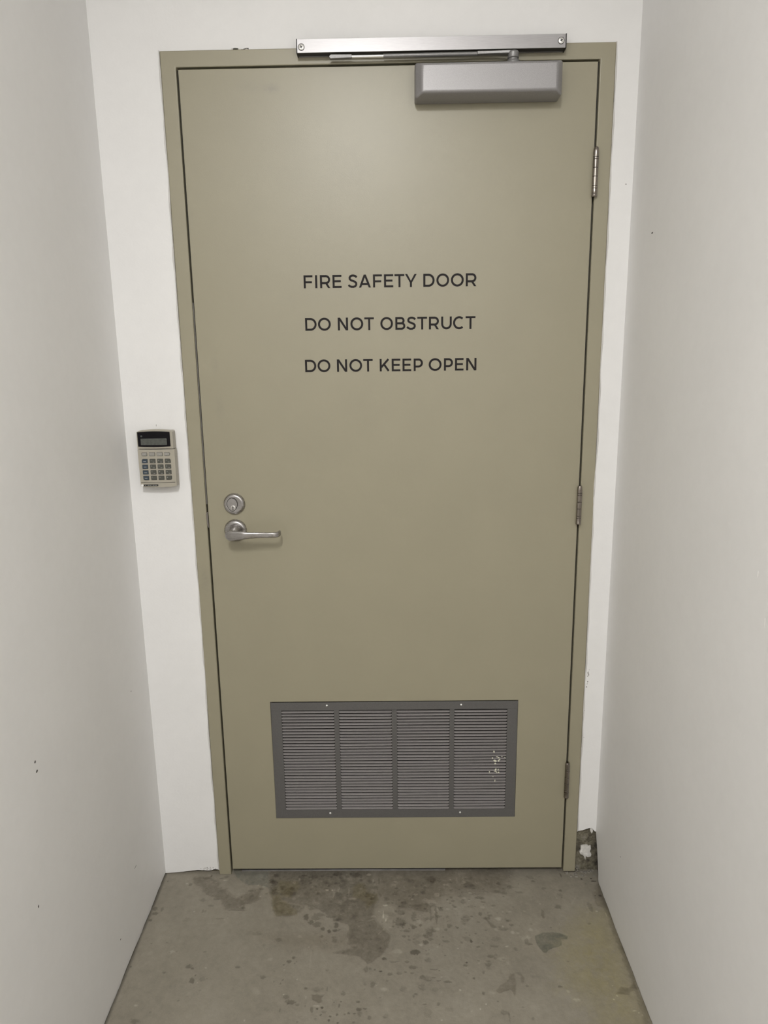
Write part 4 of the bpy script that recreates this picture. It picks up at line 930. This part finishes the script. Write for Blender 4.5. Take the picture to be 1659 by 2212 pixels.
shoe = obj('slide_shoe', bm, M['arm'], dc, bevel=0.0010, seg=2)
bm = bmesh.new(); cyl(bm, (0.3412, AY - 0.0046, 2.0492), (0, -1, 0), 0.0019, 0.0008, 14)
sub('pin_hole', bm, M['black'], shoe)
# track
track = empty('slide_track', (0.554, -0.012, 2.056)); track.parent = dc; track.matrix_parent_inverse = Matrix.Translation(dc.location).inverted()
def subt(name, bm, mat, par, **k):
    o = obj(name, bm, mat, None, **k); o.parent = par
    o.matrix_parent_inverse = (Matrix.Translation(dc.location) @ par.matrix_parent_inverse @ Matrix.Translation(par.location)).inverted()
    return o
TX0, TX1, TZ0, TZ1, TD = 0.2648, 0.8440, 2.0562, 2.0828, -0.0245
bm = bmesh.new()
prof = [(0.0, TZ0), (-0.0035, TZ0), (-0.0035, TZ1 - 0.003), (TD + 0.0022, TZ1 - 0.003), (TD + 0.0022, TZ0), (TD, TZ0), (TD, TZ1), (0.0, TZ1)]
a = [bm.verts.new((TX0 + 0.0020, y, z)) for y, z in prof]; b = [bm.verts.new((TX1 - 0.0020, y, z)) for y, z in prof]
fa = bm.faces.new(a); fb = bm.faces.new(b[::-1])
for i in range(8): bm.faces.new((a[i], a[(i + 1) % 8], b[(i + 1) % 8], b[i]))
bmesh.ops.triangulate(bm, faces=[fa, fb])
subt('track_profile', bm, M['track'], track, bevel=0.0003, seg=1)
subt('channel_shade_fill', bx(TX0 + 0.0021, TX1 - 0.0021, -0.0217, -0.0036, TZ0 + 0.0012, TZ1 - 0.0032), M['black'], track)  # black filler stands for the shade inside the open track
for x0_, x1_ in ((TX0, TX0 + 0.0020), (TX1 - 0.0020, TX1)):
    bm = bmesh.new(); s_ = [(0, TZ0 - 0.0006), (TD + 0.001, TZ0 - 0.0006), (TD - 0.0003, TZ0 + 0.0006), (TD - 0.0003, TZ1 + 0.0003), (0, TZ1 + 0.0003)]
    a = [bm.verts.new((x0_, y, z)) for y, z in s_]; b = [bm.verts.new((x1_, y, z)) for y, z in s_]
    bm.faces.new(a); bm.faces.new(b[::-1])
    for i in range(5): bm.faces.new((a[i], a[(i + 1) % 5], b[(i + 1) % 5], b[i]))
    subt('end_cap', bm, M['black'], track)
for x, z in ((0.2757, 2.0673), (0.8324, 2.0698)):
    bm = bmesh.new(); lathe(bm, (x, TD, z), (0, -1, 0), [(0.0071, -0.0002), (0.0071, 0.0004), (0.0058, 0.0004)], 28)
    subt('screw_hole', bm, M['slot'], track)
    bm = bmesh.new(); lathe(bm, (x, TD, z), (0, -1, 0), [(0.0060, 0.0), (0.0060, 0.0007), (0.0048, 0.0016), (0, 0.0019)], 28)
    s_ = subt('screw', bm, M['bright'], track, smooth=True, angle=40)
    bm = bmesh.new()
    for k in (0.5, 0.5 + math.pi / 2):
        u = Vector((math.cos(k), 0, math.sin(k))); w = Vector((-math.sin(k), 0, math.cos(k)))
        c = Vector((x, TD - 0.0021, z))
        v = [bm.verts.new(c + u * a_ * 0.0030 + w * b_ * 0.0008 + Vector((0, e_, 0))) for e_ in (0, 0.001) for a_, b_ in ((-1, -1), (1, -1), (1, 1), (-1, 1))]
        bm.faces.new(v[:4]); bm.faces.new(v[4:][::-1])
        for i in range(4): bm.faces.new((v[i], v[(i + 1) % 4], v[4 + (i + 1) % 4], v[4 + i]))
    subt('cross_recess', bm, M['slot'], track)

# ------------------------------------------------------------------ alarm keypad
kp = empty('alarm_keypad', (-0.111, 0.005, 1.182), 'beige wall keypad with black display and four rows of keys, left of the door', 'keypad')
def rrect(x0, x1, z0, z1, r, n=5, rs=None):
    o = []
    rs = rs or (r, r, r, r)
    for (cx, cz, a0), q_ in zip(((x1, z1, 0), (x0, z1, 90), (x0, z0, 180), (x1, z0, 270)), rs):
        sx = -1 if cx == x1 else 1; sz = -1 if cz == z1 else 1
        for i in range(n + 1):
            k = math.radians(a0 + 90 * i / n); o.append((cx + sx * q_ + q_ * math.cos(k), cz + sz * q_ + q_ * math.sin(k)))
    return o
KY = -0.0245                      # front plane
KX0, KX1 = -0.1545, -0.0672
obj('back_plate', plate(rrect(KX0 + 0.002, KX1 - 0.002, 1.1150, 1.2490, 0.004), -0.004, WY), M['housing'], kp, bevel=0.0008, seg=1)
# upper housing, top edge gently arched
top = [(KX0 + (KX1 - KX0) * i / 14, 1.2484 + 0.0032 * (1 - ((i - 7) / 7) ** 2)) for i in range(15)]
top[0] = (KX0 + 0.0005, 1.2465); top[-1] = (KX1 - 0.0005, 1.2465)
obj('display_housing', plate([(KX0, 1.2062)] + top + [(KX1, 1.2062)], KY + 0.001, -0.004), M['housing'], kp, bevel=0.0022, seg=3)
wn = [(-0.1518 + (0.0782) * i / 12, 1.2462 + 0.0018 * (1 - ((i - 6) / 6) ** 2)) for i in range(13)]
wb = [(-0.1518 + (0.0782) * (12 - i) / 12, 1.2118 - 0.0016 * (1 - ((i - 6) / 6) ** 2)) for i in range(13)]
win = obj('display_window', plate(wn + wb, KY - 0.0003, KY + 0.003), M['glassblack'], kp, bevel=0.0012, seg=2)
obj('lcd_screen', plate(rrect(-0.1446, -0.0815, 1.2152, 1.2309, 0.0006, 2), KY - 0.0009, KY), M['lcd'], kp)
obj('indicator_lamp', plate(rrect(-0.1442, -0.1404, 1.2345, 1.2388, 0.0008, 3), KY - 0.0008, KY), plain('unlit_lamp', (0.07, 0.075, 0.07), 0.3), kp)
# lower housing
lowp = [(KX0 - 0.0003, 1.2048), (KX0 + 0.0002, 1.1142), (-0.148, 1.1126), (-0.130, 1.1118), (-0.110, 1.1114), (-0.090, 1.1118), (-0.074, 1.1128), (KX1 + 0.0012, 1.1148), (KX1 + 0.0018, 1.2048)]
obj('keypad_housing', plate(lowp, KY + 0.0006, -0.004), M['housing'], kp, bevel=0.0020, seg=3)
gr_ = [(KX0 + 0.002, 1.2046), (-0.111, 1.2036), (KX1 - 0.001, 1.2046), (KX1 - 0.001, 1.2054), (-0.111, 1.2046), (KX0 + 0.002, 1.2054)]
obj('seam', plate(gr_, KY + 0.0004, KY + 0.0016), M['key_well'], kp)
bw = [(KX0 + 0.002, 1.1232), (-0.111, 1.1221), (KX1 - 0.002, 1.1232), (KX1 - 0.002, 1.1243), (-0.111, 1.1230), (KX0 + 0.002, 1.1243)]
obj('seam', plate(bw, KY + 0.0001, KY + 0.0016), M['slot'], kp)
def text_bm(s, size, cx, cz, y):
    cu = bpy.data.curves.new('t', 'FONT'); cu.body = s; cu.size = size; cu.align_x = 'CENTER'; cu.align_y = 'CENTER'; cu.extrude = 0.0001; cu.resolution_u = 3
    o = bpy.data.objects.new('t', cu); COL.objects.link(o)
    bpy.context.view_layer.update()
    me_ = bpy.data.meshes.new_from_object(o.evaluated_get(bpy.context.evaluated_depsgraph_get()))
    bm = bmesh.new(); bm.from_mesh(me_)
    for v in bm.verts: v.co = Vector((cx + v.co.x, y - v.co.z, cz + v.co.y))
    bpy.data.objects.remove(o, do_unlink=True); bpy.data.curves.remove(cu)
    return bm
KW, KH = 0.0128, 0.0090
cx_ = [-0.1393, -0.1202, -0.1018, -0.0833]
def key(cx, cz, w, h_, mat, rs, legend=None, dash=None):
    obj('key_surround', plate(rrect(cx - w / 2 - 0.0008, cx + w / 2 + 0.0008, cz - h_ / 2 - 0.0008, cz + h_ / 2 + 0.0008, 0, 4, [r + 0.0006 for r in rs]), KY + 0.0002, KY + 0.002), M['key_well'], kp)
    k = obj('key', plate(rrect(cx - w / 2, cx + w / 2, cz - h_ / 2, cz + h_ / 2, 0, 4, rs), KY - 0.0014, KY + 0.001), mat, kp, bevel=0.0005, seg=2)
    bm = bmesh.new()
    if legend:
        t = text_bm(legend, 0.0042, cx - w * 0.24, cz + h_ * 0.17, KY - 0.0016)
        tm = bpy.data.meshes.new('t'); t.to_mesh(tm); t.free(); bm.from_mesh(tm); bpy.data.meshes.remove(tm)
    if dash:
        for x0_, x1_, z0_, z1_ in dash: box(bm, cx + x0_, cx + x1_, KY - 0.0017, KY - 0.0010, cz + z0_, cz + z1_)
    if len(bm.verts):
        o = obj('key_legend', bm, M['legend'], None); o.parent = k
        o.matrix_parent_inverse = (Matrix.Translation(kp.location) @ k.matrix_parent_inverse).inverted()
    else: bm.free()
    return k
zf = 1.1930
S_ = 0.0008; Rb = 0.0034
key(cx_[0] - 0.0001, zf, KW, 0.0072, M['key_light'], (S_, Rb, Rb, S_), None, [(-0.001, 0.003, -0.0004, 0.0004)])
key(cx_[1], zf, KW, 0.0078, M['key_light'], (S_, S_, S_, S_), None, [(-0.003, -0.0018, -0.0006, 0.0006)])
key(cx_[2], zf, KW, 0.0078, M['key_light'], (S_, S_, S_, S_), None, [(0.000, 0.002, -0.0005, 0.0005)])
key(cx_[3] - 0.0003, zf, KW, 0.0072, M['key_light'], (Rb, S_, S_, Rb), None, [(-0.003, 0.0, -0.0004, 0.0004)])
LEG = [['1', '2', '3'], ['4', '5', '6'], ['7', '8', '9'], ['*', '0', '#']]
for r in range(4):
    zc = 1.1763 - r * 0.01385
    for c in range(4):
        rs = [S_] * 4
        if r == 0 and c == 0: rs = [S_, Rb, S_, S_]
        if r == 0 and c == 3: rs = [Rb, S_, S_, S_]
        if r == 3 and c == 0: rs = [S_, S_, Rb, S_]
        if r == 3 and c == 3: rs = [S_, S_, S_, Rb]
        if c == 0: key(cx_[0] + 0.0001, zc, KW, KH, M['key_blue'], rs, None, [(-0.0030, 0.0034, -0.0010, -0.0001)])
        else: key(cx_[c], zc, KW, KH, M['key_grey'], rs, LEG[r][c - 1], [(0.0006, 0.0046, -0.0030, -0.0022)] if r < 3 else None)
lb = obj('name_label', plate(rrect(-0.1466, -0.1113, 1.1146, 1.1188, 0.0009, 3), KY - 0.0004, KY + 0.0012), M['black'], kp)
bm = bmesh.new()
for a, b in ((-0.1432, -0.1408), (-0.1370, -0.1335), (-0.1325, -0.1275), (-0.1250, -0.1205), (-0.1195, -0.1140)): box(bm, a, b, KY - 0.0006, KY - 0.0002, 1.1162, 1.1170)
o = obj('label_print', bm, M['legend'], None); o.parent = lb; o.matrix_parent_inverse = (Matrix.Translation(kp.location) @ lb.matrix_parent_inverse).inverted()
obj('white_sticker', plate(rrect(-0.1528, -0.1475, 1.1140, 1.1192, 0.0014, 3), KY - 0.0004, KY + 0.0012), M['white'], kp)
